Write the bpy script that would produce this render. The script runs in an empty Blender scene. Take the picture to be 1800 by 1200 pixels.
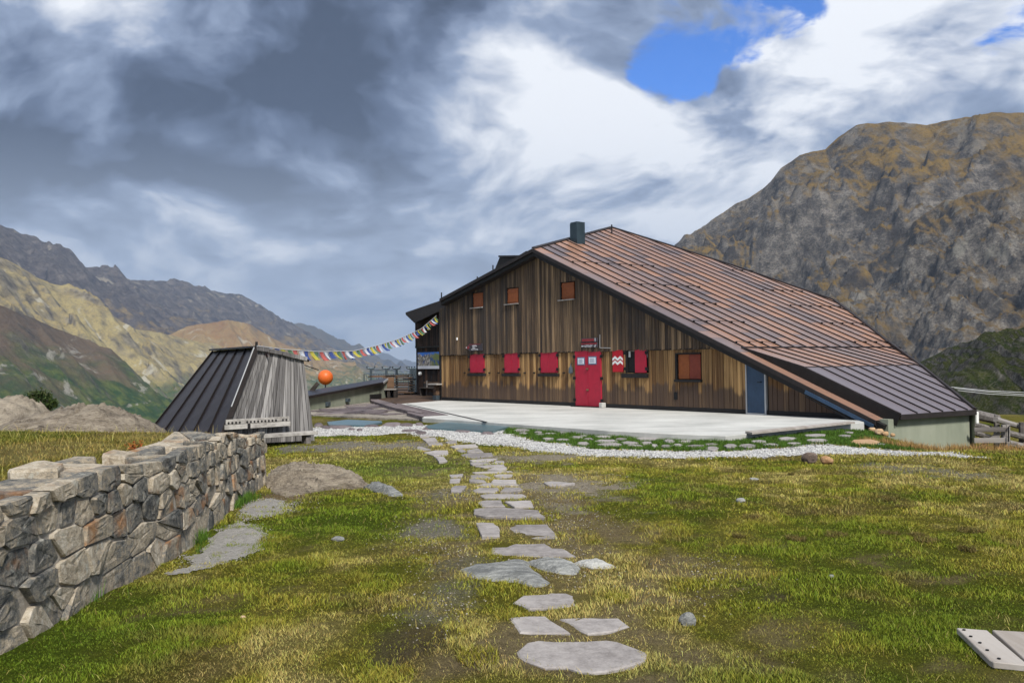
import bpy, bmesh, math, random
import numpy as np
from mathutils import Vector, Matrix

R = math.radians
random.seed(7)
rng = np.random.default_rng(7)
scene = bpy.context.scene
col = scene.collection

# ------------------------------------------------------------------ camera
FPX = 1600.0                      # focal length in photo pixels (1800 wide)
CAM_H = 1.65
ROLL = 0.0128
PITCH = math.atan(38.0 / FPX)
_fw = Vector((0, math.cos(PITCH), math.sin(PITCH)))
_up0 = Vector((0, -math.sin(PITCH), math.cos(PITCH)))
_rt0 = Vector((1, 0, 0))
_rt = _rt0 * math.cos(ROLL) - _up0 * math.sin(ROLL)
_up = _up0 * math.cos(ROLL) + _rt0 * math.sin(ROLL)
CAM = Vector((0, 0, CAM_H))
cam_data = bpy.data.cameras.new('camera')
cam_data.sensor_width = 36.0
cam_data.lens = FPX / 1800.0 * 36.0
cam_data.clip_start = 0.1
cam_data.clip_end = 60000.0
cam = bpy.data.objects.new('camera', cam_data)
col.objects.link(cam)
m3 = Matrix((_rt, _up, -_fw)).transposed()
cam.matrix_world = Matrix.Translation(CAM) @ m3.to_4x4()
scene.camera = cam
scene.render.resolution_x, scene.render.resolution_y = 1024, 682

def ray(x, y):
    return (_fw + _rt * ((x - 900.0) / FPX) - _up * ((y - 600.0) / FPX)).normalized()
def on_z(x, y, z=0.0):
    d = ray(x, y); t = (z - CAM.z) / d.z
    return CAM + d * t
def at_y(x, y, Y):
    d = ray(x, y); return CAM + d * (Y / d.y)
def on_plane(x, y, P, n):
    d = ray(x, y); t = (P - CAM).dot(n) / d.dot(n)
    return CAM + d * t

# ------------------------------------------------------------------ view, sky, sun
vs = scene.view_settings
vs.view_transform = 'Standard'; vs.look = 'None'; vs.gamma = 1.0
vs.use_curve_mapping = False
vs.exposure = 1.9
scene.cycles.use_denoising = True
scene.cycles.max_bounces = 6
scene.cycles.diffuse_bounces = 3
scene.cycles.glossy_bounces = 2
scene.cycles.transmission_bounces = 3
scene.cycles.volume_bounces = 0
scene.cycles.caustics_reflective = False
scene.cycles.caustics_refractive = False

SUN_EL, SUN_AZ = 46.0, 158.0          # azimuth measured clockwise from +Y (view direction)
sd = Vector((math.sin(R(SUN_AZ)) * math.cos(R(SUN_EL)), math.cos(R(SUN_AZ)) * math.cos(R(SUN_EL)), math.sin(R(SUN_EL))))
sl = bpy.data.lights.new('sun', 'SUN'); sl.energy = 1.5; sl.angle = R(10); sl.color = (1.0, 0.95, 0.87)
so = bpy.data.objects.new('sun', sl); col.objects.link(so)
so.rotation_euler = sd.to_track_quat('Z', 'Y').to_euler()

world = bpy.data.worlds.new('World'); scene.world = world; world.use_nodes = True

class NT:
    """small helper for building node trees"""
    def __init__(s, tree):
        s.t = tree; s.n = tree.nodes; s.l = tree.links; s.n.clear()
    def node(s, typ, ins=None, **kw):
        nd = s.n.new(typ)
        for k, v in kw.items(): setattr(nd, k, v)
        for k, v in (ins or {}).items():
            sock = nd.inputs[k]
            if isinstance(v, bpy.types.NodeSocket): s.l.new(v, sock)
            elif v is not None:
                try: sock.default_value = v
                except Exception:
                    sock.default_value = (*v, 1.0)
        return nd
    def math(s, op, a, b=None, c=None, clamp=False):
        nd = s.node('ShaderNodeMath', operation=op, use_clamp=clamp)
        for i, v in enumerate((a, b, c)):
            if v is None: continue
            if isinstance(v, bpy.types.NodeSocket): s.l.new(v, nd.inputs[i])
            else: nd.inputs[i].default_value = v
        return nd.outputs[0]
    def vmath(s, op, a, b=None, scale=None):
        nd = s.node('ShaderNodeVectorMath', operation=op)
        for i, v in enumerate((a, b)):
            if v is None: continue
            if isinstance(v, bpy.types.NodeSocket): s.l.new(v, nd.inputs[i])
            else: nd.inputs[i].default_value = v
        if scale is not None: nd.inputs['Scale'].default_value = scale
        return nd.outputs['Value'] if op in ('DOT_PRODUCT', 'LENGTH') else nd.outputs[0]
    def mix(s, f, a, b, blend='MIX'):
        nd = s.node('ShaderNodeMix', data_type='RGBA', blend_type=blend)
        for i, v in ((0, f), (6, a), (7, b)):
            if isinstance(v, bpy.types.NodeSocket): s.l.new(v, nd.inputs[i])
            elif i == 0: nd.inputs[0].default_value = v
            else: nd.inputs[i].default_value = (*v, 1.0) if len(v) == 3 else v
        return nd.outputs[2]
    def ramp(s, f, stops):
        nd = s.node('ShaderNodeValToRGB'); cr = nd.color_ramp
        while len(cr.elements) < len(stops): cr.elements.new(0.5)
        for e, (p, c) in zip(cr.elements, stops):
            e.position = p; e.color = (c, c, c, 1) if isinstance(c, (int, float)) else (*c, 1)
        s.l.new(f, nd.inputs[0]); return nd.outputs[0]
    def smooth(s, v, lo, hi):
        nd = s.node('ShaderNodeMapRange', {'From Min': lo, 'From Max': hi}, interpolation_type='SMOOTHSTEP')
        s.l.new(v, nd.inputs[0]); return nd.outputs[0]
    def noise(s, vec, scale, detail=4, rough=0.55, dist=0.0, out='Fac', lac=2.0):
        nd = s.node('ShaderNodeTexNoise', {'Scale': scale, 'Detail': detail, 'Roughness': rough, 'Distortion': dist, 'Lacunarity': lac})
        if vec is not None: s.l.new(vec, nd.inputs['Vector'])
        return nd.outputs[out]

SKY_SEED = 44.2
def build_world():
    w = NT(world.node_tree)
    sky = w.node('ShaderNodeTexSky', sky_type='NISHITA')
    sky.sun_disc = False; sky.sun_elevation = R(SUN_EL); sky.sun_rotation = R(SUN_AZ); sky.altitude = 2300
    sky.air_density = 1.0; sky.dust_density = 0.6; sky.ozone_density = 2.0
    d = w.node('ShaderNodeTexCoord').outputs['Generated']
    sep = w.node('ShaderNodeSeparateXYZ', {0: d})
    zc = w.math('ADD', w.math('MAXIMUM', sep.outputs['Z'], 0.0), 0.42)
    px = w.math('DIVIDE', sep.outputs['X'], zc); py = w.math('DIVIDE', sep.outputs['Y'], zc)
    p = w.node('ShaderNodeCombineXYZ', {0: px, 1: py, 2: SKY_SEED}).outputs[0]
    warp = w.noise(p, 1.6, 4, 0.5, out='Color')
    pw = w.vmath('ADD', p, w.vmath('SCALE', w.vmath('SUBTRACT', warp, (0.5, 0.5, 0.5)), scale=0.42))
    n1 = w.noise(pw, 1.75, 10, 0.53)
    pw2 = w.vmath('ADD', pw, (0.07, -0.09, 0.0))                 # sampled a little towards the light: billow relief
    n1b = w.noise(pw2, 1.75, 10, 0.53)
    n2 = w.noise(pw, 6.5, 10, 0.60)
    def near(xp, yp, cosin, cosout):
        v = ray(xp, yp)
        dd = w.vmath('DOT_PRODUCT', d, tuple(v))
        dd = w.math('ADD', dd, w.math('MULTIPLY', w.math('SUBTRACT', n2, 0.5), 1.1 * (cosin - cosout)))
        return w.smooth(dd, cosout, cosin)
    dark = w.math('MAXIMUM', near(200, 100, 0.990, 0.940), w.math('MULTIPLY', near(690, 180, 0.998, 0.978), 0.85))
    bright = w.math('MAXIMUM', w.math('MULTIPLY', near(1790, 60, 0.990, 0.945), 0.6), w.math('MULTIPLY', near(1040, 130, 0.9985, 0.985), 0.9))
    relief = w.math('MULTIPLY', w.math('SUBTRACT', n1, n1b), 3.0)
    shade = w.math('ADD', w.math('MULTIPLY', n1, 1.55), relief)
    shade = w.math('ADD', shade, w.math('MULTIPLY', n2, 0.60)); shade = w.math('SUBTRACT', shade, 0.275)
    shade = w.math('SUBTRACT', shade, w.math('MULTIPLY', dark, 0.20))
    shade = w.math('ADD', shade, w.math('MULTIPLY', bright, 0.14))
    ccol = w.ramp(w.math('MULTIPLY', shade, 0.72), [(0.26, (0.040, 0.055, 0.095)), (0.40, (0.105, 0.140, 0.225)), (0.56, (0.27, 0.335, 0.47)), (0.80, (0.90, 0.92, 0.96))])
    # opening in the cloud deck
    hole = w.math('MAXIMUM', near(1330, 20, 0.9997, 0.9966), w.math('MULTIPLY', near(1770, -20, 0.9996, 0.9975), 0.9))
    hole = w.math('MAXIMUM', hole, w.math('MULTIPLY', near(1195, 70, 0.9997, 0.9975), 0.95))
    hole = w.math('ADD', hole, w.math('MULTIPLY', w.math('MULTIPLY', w.math('SUBTRACT', n2, 0.5), 4.2), w.smooth(hole, 0.0, 0.5)))
    cover = w.math('SUBTRACT', 1.0, w.smooth(hole, 0.30, 1.05))
    # thin veil near the horizon
    veil = w.smooth(sep.outputs['Z'], 0.27, 0.03)
    ccol = w.mix(w.math('MULTIPLY', veil, 0.58), ccol, (0.58, 0.65, 0.77))
    ccol = w.vmath('SCALE', ccol, scale=3.1)
    blue = w.mix(1.0, sky.outputs[0], (0.14, 0.32, 0.58), 'MULTIPLY')
    out = w.mix(cover, blue, ccol)
    bg = w.node('ShaderNodeBackground', {'Strength': 0.10}); w.l.new(out, bg.inputs[0])
    o = w.node('ShaderNodeOutputWorld'); w.l.new(bg.outputs[0], o.inputs[0])
build_world()

# ------------------------------------------------------------------ numpy noise
def _hash(ix, iy, iz, seed):
    h = (ix.astype(np.int64) * 374761393 + iy.astype(np.int64) * 668265263 + iz.astype(np.int64) * 2147483647 + seed * 144665) & 0xFFFFFFFF
    h = ((h ^ (h >> 13)) * 1274126177) & 0xFFFFFFFF
    h = (h ^ (h >> 16)) & 0xFFFFFFFF
    return h / 4294967295.0
def vnoise(x, y, z=None, seed=0):
    x = np.asarray(x, float); y = np.asarray(y, float)
    z = np.zeros_like(x) if z is None else np.asarray(z, float) + np.zeros_like(x)
    ix, iy, iz = np.floor(x), np.floor(y), np.floor(z)
    fx, fy, fz = x - ix, y - iy, z - iz
    fx, fy, fz = [f * f * f * (f * (f * 6 - 15) + 10) for f in (fx, fy, fz)]
    r = 0
    for dx in (0, 1):
        for dy in (0, 1):
            for dz in (0, 1):
                wgt = (fx if dx else 1 - fx) * (fy if dy else 1 - fy) * (fz if dz else 1 - fz)
                r = r + wgt * _hash(ix + dx, iy + dy, iz + dz, seed)
    return r
def fbm(x, y, z=None, oct=5, seed=0, gain=0.5, ridged=False):
    a, f, s, t = 1.0, 1.0, 0.0, 0.0
    for i in range(oct):
        n = vnoise(x * f + 17.3 * i, y * f - 9.1 * i, None if z is None else z * f + 4.7 * i, seed + i)
        if ridged: n = (1 - abs(2 * n - 1)) ** 1.6
        s = s + a * n; t += a; a *= gain; f *= 2.03
    return s / t
def sstep(v, lo, hi):
    t = np.clip((v - lo) / (hi - lo), 0, 1); return t * t * (3 - 2 * t)
def in_poly(x, y, poly):
    x = np.asarray(x); y = np.asarray(y); c = np.zeros(x.shape, bool); n = len(poly)
    for i in range(n):
        x0, y0 = poly[i][0], poly[i][1]; x1, y1 = poly[(i + 1) % n][0], poly[(i + 1) % n][1]
        if y0 == y1: continue
        k = ((y0 > y) != (y1 > y)) & (x < (x1 - x0) * (y - y0) / (y1 - y0) + x0)
        c ^= k
    return c
def poly_dist(x, y, poly, closed=True):
    """distance from points to the outline of a polygon"""
    best = np.full(np.shape(x), 1e9); n = len(poly)
    for i in range(n if closed else n - 1):
        ax, ay = poly[i][0], poly[i][1]; bx, by = poly[(i + 1) % n][0], poly[(i + 1) % n][1]
        L = (bx - ax) ** 2 + (by - ay) ** 2 + 1e-12
        t = np.clip(((x - ax) * (bx - ax) + (y - ay) * (by - ay)) / L, 0, 1)
        best = np.minimum(best, np.hypot(x - ax - t * (bx - ax), y - ay - t * (by - ay)))
    return best

# ------------------------------------------------------------------ object helpers
def tag(o, label=None, cat=None, group=None, kind=None):
    if label: o['label'] = label
    if cat: o['category'] = cat
    if group: o['group'] = group
    if kind: o['kind'] = kind
    return o
def empty(name, loc=(0, 0, 0)):
    o = bpy.data.objects.new(name, None); o.location = loc; o.empty_display_size = 0.2
    col.objects.link(o); return o
def link_mesh(name, me, m=None, parent=None, recentre=False):
    o = bpy.data.objects.new(name, me); col.objects.link(o)
    if m and not me.materials: me.materials.append(m)
    if parent is not None:
        o.parent = parent
        if parent.parent is None: o.matrix_parent_inverse = Matrix.Translation(-Vector(parent.location))
    elif recentre:
        c = np.empty(len(me.vertices) * 3); me.vertices.foreach_get('co', c); c = c.reshape(-1, 3)
        base = np.array([(c[:, 0].min() + c[:, 0].max()) / 2, (c[:, 1].min() + c[:, 1].max()) / 2, c[:, 2].min()])
        me.vertices.foreach_set('co', (c - base).ravel()); me.update(); o.location = base
    return o
def thing(name, label, cat, loc, group=None):
    return tag(empty(name, loc), label, cat, group)

class MB:
    def __init__(s): s.v = []; s.f = []
    def add(s, vs, fs):
        b = len(s.v); s.v += [tuple(v) for v in vs]; s.f += [tuple(i + b for i in f) for f in fs]; return s
    def hexa(s, p):            # 8 points: bottom ring 0-3, top ring 4-7
        return s.add(p, [(3, 2, 1, 0), (4, 5, 6, 7), (0, 1, 5, 4), (1, 2, 6, 5), (2, 3, 7, 6), (3, 0, 4, 7)])
    def box(s, c, sx, sy, sz, ax=None, ay=None, az=None):
        ax = Vector(ax or (1, 0, 0)); ay = Vector(ay or (0, 1, 0)); az = Vector(az or (0, 0, 1)); c = Vector(c)
        h = lambda i, j, k: c + ax * (sx * i / 2) + ay * (sy * j / 2) + az * (sz * k / 2)
        return s.hexa([h(-1, -1, -1), h(1, -1, -1), h(1, 1, -1), h(-1, 1, -1), h(-1, -1, 1), h(1, -1, 1), h(1, 1, 1), h(-1, 1, 1)])
    def beam(s, a, b, w, h, up=(0, 0, 1)):
        a, b = Vector(a), Vector(b); d = (b - a).normalized(); side = d.cross(Vector(up)).normalized(); u = side.cross(d).normalized()
        return s.box((a + b) / 2, (b - a).length, w, h, d, side, u)
    def prism(s, poly, vec):   # polygon (list of points) extruded by vec
        n = len(poly); p = [Vector(q) for q in poly]; v = Vector(vec)
        nrm = Vector((0, 0, 0))
        for i in range(n): nrm += p[i].cross(p[(i + 1) % n])
        if nrm.dot(v) < 0: p = p[::-1]
        q = [a + v for a in p]
        return s.add(p + q, [tuple(range(n))[::-1], tuple(range(n, 2 * n))] + [(i, (i + 1) % n, n + (i + 1) % n, n + i) for i in range(n)])
    def tube(s, pts, r, seg=6):
        pts = [Vector(p) for p in pts]; rs = r if isinstance(r, (list, tuple)) else [r] * len(pts); b = len(s.v); n = len(pts)
        for i, p in enumerate(pts):
            d = (pts[min(i + 1, n - 1)] - pts[max(i - 1, 0)]).normalized()
            u = d.cross(Vector((0, 0, 1)) if abs(d.z) < 0.9 else Vector((1, 0, 0))).normalized(); w = d.cross(u)
            for k in range(seg):
                a = 2 * math.pi * k / seg; s.v.append(tuple(p + (u * math.cos(a) + w * math.sin(a)) * rs[i]))
        for i in range(n - 1):
            for k in range(seg):
                k2 = (k + 1) % seg; s.f.append((b + i * seg + k, b + i * seg + k2, b + (i + 1) * seg + k2, b + (i + 1) * seg + k))
        s.f.append(tuple(b + k for k in range(seg))[::-1]); s.f.append(tuple(b + (n - 1) * seg + k for k in range(seg)))
        return s
    def mesh(s, name, m=None, smooth=False, bevel=0):
        me = bpy.data.meshes.new(name); me.from_pydata(s.v, [], s.f); me.update()
        if bevel:
            bm = bmesh.new(); bm.from_mesh(me)
            bmesh.ops.bevel(bm, geom=bm.edges[:], offset=bevel, segments=1, affect='EDGES', clamp_overlap=True)
            bm.to_mesh(me); bm.free()
        if smooth: me.shade_smooth()
        if m: me.materials.append(m)
        return me
    def build(s, name, m=None, parent=None, smooth=False, bevel=0):
        return link_mesh(name, s.mesh(name, m, smooth, bevel), m, parent, recentre=parent is None)

# ------------------------------------------------------------------ materials
def new_mat(name):
    m = bpy.data.materials.new(name); m.use_nodes = True
    return m, NT(m.node_tree)
def finish(t, color, rough=0.8, bump=None, bump_d=0.02, bump_s=0.6, metal=0.0, spec=0.35, emit=None, normal=None):
    b = t.node('ShaderNodeBsdfPrincipled')
    for key, v in (('Base Color', color), ('Roughness', rough), ('Metallic', metal), ('Specular IOR Level', spec)):
        if isinstance(v, bpy.types.NodeSocket): t.l.new(v, b.inputs[key])
        elif isinstance(v, (tuple, list)): b.inputs[key].default_value = (*v[:3], 1)
        else: b.inputs[key].default_value = v
    if bump is not None:
        bn = t.node('ShaderNodeBump', {'Strength': bump_s, 'Distance': bump_d, 'Height': bump})
        t.l.new(bn.outputs[0], b.inputs['Normal'])
    o = t.node('ShaderNodeOutputMaterial'); t.l.new(b.outputs[0], o.inputs[0])
    return b
def objco(t): return t.node('ShaderNodeNewGeometry').outputs['Position']
def rnd(t): return t.node('ShaderNodeObjectInfo').outputs['Random']
def plain(name, c, rough=0.7, metal=0.0, var=0.15, scale=3.0, bump=0.003, spec=0.35):
    m, t = new_mat(name); p = objco(t)
    n = t.noise(p, scale, 6, 0.6); n2 = t.noise(p, scale * 9, 4, 0.6)
    f = t.math('ADD', t.math('MULTIPLY', n, 0.7), t.math('MULTIPLY', n2, 0.3))
    cc = t.mix(t.smooth(f, 0.3, 0.7), tuple(x * (1 - var) for x in c), tuple(min(x * (1 + var), 1) for x in c))
    finish(t, cc, rough, n2, bump, 0.5, metal, spec); return m
def streak_vec(t, sx, sz):
    """stretch coordinates so that noise runs in vertical streaks (wood grain of upright boards)"""
    p = objco(t); return t.vmath('MULTIPLY', p, (sx, sx, sz))
def wood_upright(name, light, mid, dark, splash=None, drip=0.5, grey=None):
    """upright weathered boards: colour varies from board to board, streaks run along the board"""
    m, t = new_mat(name)
    sep = t.node('ShaderNodeSeparateXYZ', {0: objco(t)})
    r = rnd(t)
    off = t.node('ShaderNodeCombineXYZ', {0: t.math('MULTIPLY', r, 37.0), 1: t.math('MULTIPLY', r, 91.0), 2: t.math('MULTIPLY', r, 13.0)}).outputs[0]
    g = t.noise(t.vmath('ADD', streak_vec(t, 26, 0.55), off), 1.0, 7, 0.62)
    g2 = t.noise(t.vmath('ADD', streak_vec(t, 7, 0.28), off), 1.0, 5, 0.6)
    r2 = t.node('ShaderNodeTexWhiteNoise', {'Vector': off}).outputs['Value']
    base = t.mix(t.smooth(r, 0.10, 0.90), t.mix(0.50, mid, dark), light)
    c = t.mix(t.smooth(g, 0.40, 0.60), t.mix(0.62, base, dark), base)
    hl = t.noise(t.vmath('ADD', streak_vec(t, 40, 0.4), off), 1.0, 5, 0.6)
    c = t.mix(t.math('MULTIPLY', t.smooth(hl, 0.56, 0.70), 0.45), c, tuple(min(1, q * 1.7) for q in light))
    c = t.mix(t.math('MULTIPLY', t.smooth(t.math('ADD', g2, t.math('MULTIPLY', r2, 0.35)), 0.52, 0.84), drip), c, dark)
    if grey:
        gn = t.noise(streak_vec(t, 0.5, 0.35), 1.0, 5, 0.6)
        c = t.mix(t.math('MULTIPLY', t.smooth(t.math('ADD', gn, t.math('MULTIPLY', g2, 0.4)), 0.60, 0.86), 0.65), c, grey)
    if splash:
        z0, dz, cs = splash
        edge = t.math('ADD', sep.outputs['Z'], t.math('MULTIPLY', t.math('SUBTRACT', r2, 0.5), -0.34))
        edge = t.math('ADD', edge, t.math('MULTIPLY', t.math('SUBTRACT', g, 0.5), 0.45))
        f = t.smooth(edge, z0 + dz, z0 - dz)
        c = t.mix(t.math('MULTIPLY', f, 0.78), c, cs)
    fine = t.noise(streak_vec(t, 60, 1.2), 1.0, 4, 0.6)
    c = t.mix(t.math('MULTIPLY', t.smooth(fine, 0.5, 0.75), 0.25), c, (0.02, 0.016, 0.014))
    finish(t, c, 0.82, t.math('ADD', g, fine), 0.006, 0.6, spec=0.2); return m
def wood_any(name, light, dark, sc=9.0, axis=(1, 0, 0), rough=0.8):
    m, t = new_mat(name)
    a = Vector(axis); st = tuple(0.06 if abs(c) > 0.5 else 1.0 for c in a)
    p = t.vmath('MULTIPLY', t.node('ShaderNodeTexCoord').outputs['Object'], st)
    r = rnd(t)
    p = t.vmath('ADD', p, t.node('ShaderNodeCombineXYZ', {0: r, 1: t.math('MULTIPLY', r, 7.0), 2: t.math('MULTIPLY', r, 5.0)}).outputs[0])
    g = t.noise(p, sc * 4, 7, 0.6); g2 = t.noise(p, sc * 0.8, 4, 0.6)
    f = t.math('ADD', t.math('MULTIPLY', g, 0.6), t.math('MULTIPLY', g2, 0.5))
    f = t.math('ADD', f, t.math('MULTIPLY', t.math('SUBTRACT', r, 0.5), 0.25))
    c = t.mix(t.smooth(f, 0.38, 0.72), dark, light)
    finish(t, c, rough, g, 0.004, 0.6, spec=0.25); return m
def stone_mat(name, ramp, sc=3.0, lichen=None, rust=None, bump=0.02, strata=None, tint=0.0):
    m, t = new_mat(name)
    p = t.node('ShaderNodeTexCoord').outputs['Object'] if strata is None else t.vmath('MULTIPLY', objco(t), strata)
    r = rnd(t)
    off = t.node('ShaderNodeCombineXYZ', {0: t.math('MULTIPLY', r, 53.0), 1: t.math('MULTIPLY', r, 11.0), 2: t.math('MULTIPLY', r, 29.0)}).outputs[0]
    q = t.vmath('ADD', p, off)
    n = t.noise(q, sc, 9, 0.62); n2 = t.noise(q, sc * 6, 8, 0.68); n3 = t.noise(q, sc * 30, 3, 0.6)
    f = t.math('ADD', t.math('MULTIPLY', n, 0.95), t.math('MULTIPLY', n2, 1.0))
    f = t.math('ADD', f, t.math('MULTIPLY', n3, 0.45)); f = t.math('SUBTRACT', f, 0.70)
    f = t.math('ADD', f, t.math('MULTIPLY', t.math('SUBTRACT', r, 0.5), 0.36))
    c = t.ramp(f, ramp)
    r2 = t.node('ShaderNodeTexWhiteNoise', {'Vector': off}).outputs['Value']
    if rust:
        rf = t.math('MULTIPLY', t.smooth(t.noise(q, sc * 0.9, 5, 0.6), 0.50, 0.68), t.smooth(r2, 0.35, 0.8))
        c = t.mix(t.math('MULTIPLY', rf, 0.75), c, rust)
    if lichen: c = t.mix(t.math('MULTIPLY', t.smooth(t.noise(q, sc * 2.2, 8, 0.7), 0.56, 0.70), 0.7), c, lichen)
    h = t.math('ADD', t.math('MULTIPLY', n2, 0.7), t.math('MULTIPLY', n3, 0.25))
    finish(t, c, 0.86, h, bump, 0.75, spec=0.25); return m

M = {}
M['plank_upper'] = wood_upright('weathered_upper_boards', (0.38, 0.255, 0.145), (0.190, 0.125, 0.078), (0.024, 0.020, 0.019), drip=0.65, grey=(0.046, 0.042, 0.041))
M['plank_lower'] = wood_upright('larch_lower_boards', (0.60, 0.365, 0.155), (0.34, 0.185, 0.072), (0.070, 0.036, 0.018), splash=(0.76, 0.07, (0.075, 0.054, 0.046)), drip=0.5)
M['plank_wing'] = wood_upright('dark_wing_boards', (0.085, 0.045, 0.028), (0.045, 0.027, 0.020), (0.012, 0.010, 0.010), drip=0.9)
M['plank_shed'] = wood_upright('silver_shed_boards', (0.40, 0.385, 0.375), (0.26, 0.25, 0.245), (0.070, 0.066, 0.066), drip=0.5)
M['black_wood'] = plain('black_stained_wood', (0.012, 0.011, 0.011), 0.7, var=0.3, scale=6)
M['barge'] = plain('dark_brown_bargeboard', (0.020, 0.015, 0.014), 0.55, var=0.35, scale=5)
M['dark_metal'] = plain('dark_brown_sheet_metal', (0.028, 0.023, 0.026), 0.38, metal=0.4, var=0.12, scale=1.5, bump=0.001, spec=0.5)
M['seam'] = plain('dark_seam_metal', (0.018, 0.014, 0.014), 0.5, metal=0.3, var=0.2, bump=0.001)
M['red_paint'] = plain('crimson_paint', (0.38, 0.012, 0.036), 0.5, var=0.12, scale=5, bump=0.001)
M['red_bright'] = plain('bright_red_paint', (0.42, 0.008, 0.018), 0.5, var=0.12, scale=5, bump=0.001)
M['orange_wood'] = plain('orange_brown_shutter_paint', (0.27, 0.075, 0.018), 0.55, var=0.18, scale=8, bump=0.002)
M['redbrown_wood'] = plain('red_brown_shutter_paint', (0.20, 0.036, 0.018), 0.55, var=0.18, scale=8, bump=0.002)
M['blue_door'] = plain('slate_blue_door_paint', (0.030, 0.062, 0.115), 0.45, var=0.2, scale=2.5, bump=0.001)
M['grey_paint'] = plain('light_grey_metal', (0.42, 0.43, 0.44), 0.5, var=0.08)
M['white_paint'] = plain('white_paint', (0.78, 0.78, 0.76), 0.5, var=0.05)
M['paper'] = plain('paper', (0.72, 0.74, 0.80), 0.6, var=0.03)
M['paper_border'] = plain('blue_grey_border', (0.10, 0.16, 0.26), 0.5, var=0.05)
M['black_metal'] = plain('black_iron', (0.010, 0.010, 0.011), 0.5, metal=0.3, var=0.3)
M['steel'] = plain('galvanised_steel', (0.10, 0.13, 0.155), 0.4, metal=0.6, var=0.15)
M['chimney'] = plain('blue_grey_flue_metal', (0.055, 0.078, 0.088), 0.35, metal=0.7, var=0.2, scale=2)
M['glass_dark'] = plain('dark_window_glass', (0.010, 0.012, 0.014), 0.06, var=0.1, bump=0.0, spec=0.6)
M['brass'] = plain('tarnished_brass', (0.30, 0.22, 0.12), 0.35, metal=0.9)
M['orange_ball'] = plain('orange_plastic', (0.62, 0.125, 0.022), 0.45, var=0.06, scale=2, bump=0.0005)
M['render_green'] = None
M['bench_wood'] = wood_any('grey_bench_wood', (0.44, 0.42, 0.39), (0.20, 0.185, 0.17), 3.0, (1, 0, 0))
M['pallet_wood'] = wood_any('pale_board_wood', (0.40, 0.37, 0.34), (0.24, 0.205, 0.175), 2.2, (0, 1, 0))
M['brown_wood'] = wood_any('brown_furniture_wood', (0.16, 0.095, 0.055), (0.06, 0.038, 0.026), 3.0, (1, 0, 0))
M['dark_furniture'] = wood_any('dark_furniture_wood', (0.060, 0.050, 0.042), (0.024, 0.020, 0.018), 3.0, (1, 0, 0))
M['fence_wood'] = wood_any('grey_fence_wood', (0.26, 0.24, 0.225), (0.09, 0.08, 0.075), 3.0, (1, 0, 0))
M['slab_stone'] = stone_mat('grey_paving_stone', [(0.2, (0.165, 0.150, 0.143)), (0.5, (0.27, 0.25, 0.24)), (0.8, (0.37, 0.345, 0.33))], 2.2, bump=0.004)
M['wall_stone'] = stone_mat('rubble_wall_stone', [(0.20, (0.055, 0.058, 0.058)), (0.40, (0.165, 0.158, 0.14)), (0.58, (0.31, 0.26, 0.19)), (0.84, (0.50, 0.45, 0.365))], 3.6, lichen=(0.42, 0.42, 0.37), rust=(0.26, 0.115, 0.035), bump=0.030)
M['mortar'] = stone_mat('lime_mortar', [(0.25, (0.13, 0.118, 0.10)), (0.5, (0.27, 0.24, 0.20)), (0.8, (0.38, 0.345, 0.295))], 5.0, bump=0.02)
M['outcrop'] = stone_mat('banded_outcrop_rock', [(0.25, (0.050, 0.040, 0.031)), (0.46, (0.160, 0.132, 0.100)), (0.80, (0.33, 0.285, 0.22))], 2.0, lichen=(0.22, 0.20, 0.15), bump=0.05, strata=(1.0, 2.2, 5.0))
M['pale_rock'] = stone_mat('pale_grey_rock', [(0.25, (0.13, 0.135, 0.132)), (0.5, (0.30, 0.305, 0.29)), (0.8, (0.48, 0.48, 0.455))], 3.0, bump=0.03, strata=(1.0, 3.0, 5.0))
M['brown_rock'] = stone_mat('brown_boulder_rock', [(0.25, (0.07, 0.052, 0.042)), (0.5, (0.14, 0.105, 0.085)), (0.8, (0.23, 0.19, 0.16))], 4.0, bump=0.02)
M['tan_rock'] = stone_mat('tan_boulder_rock', [(0.25, (0.30, 0.17, 0.085)), (0.5, (0.42, 0.27, 0.145)), (0.8, (0.52, 0.38, 0.25))], 4.0, bump=0.02)
M['slate'] = stone_mat('purple_slate', [(0.25, (0.075, 0.060, 0.062)), (0.5, (0.135, 0.110, 0.112)), (0.8, (0.21, 0.18, 0.18))], 1.2, bump=0.008)
M['cover'] = plain('blue_green_cover_sheet', (0.085, 0.145, 0.165), 0.30, var=0.12, scale=1.2, bump=0.001, spec=0.5)

def mat_concrete():
    m, t = new_mat('pale_new_concrete'); p = objco(t)
    n = t.noise(p, 0.55, 7, 0.6); n2 = t.noise(p, 9, 6, 0.65)
    st = t.noise(t.vmath('MULTIPLY', p, (0.35, 1.6, 1)), 1.0, 5, 0.6)
    f = t.math('ADD', t.math('MULTIPLY', n, 0.5), t.math('MULTIPLY', st, 0.4)); f = t.math('ADD', f, t.math('MULTIPLY', n2, 0.12))
    c = t.ramp(f, [(0.36, (0.33, 0.335, 0.315)), (0.50, (0.46, 0.46, 0.435)), (0.62, (0.56, 0.56, 0.53))])
    finish(t, c, 0.8, n2, 0.004, 0.4); return m
M['concrete'] = mat_concrete()
def mat_render():
    m, t = new_mat('grey_green_wall_render'); p = objco(t)
    n = t.noise(t.vmath('MULTIPLY', p, (1.0, 1.0, 0.4)), 1.4, 7, 0.6); n2 = t.noise(p, 60, 4, 0.6)
    c = t.ramp(n, [(0.3, (0.195, 0.215, 0.165)), (0.55, (0.255, 0.275, 0.215)), (0.75, (0.30, 0.315, 0.255))])
    finish(t, c, 0.9, n2, 0.006, 0.5, spec=0.2); return m
M['render_green'] = mat_render()
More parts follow.
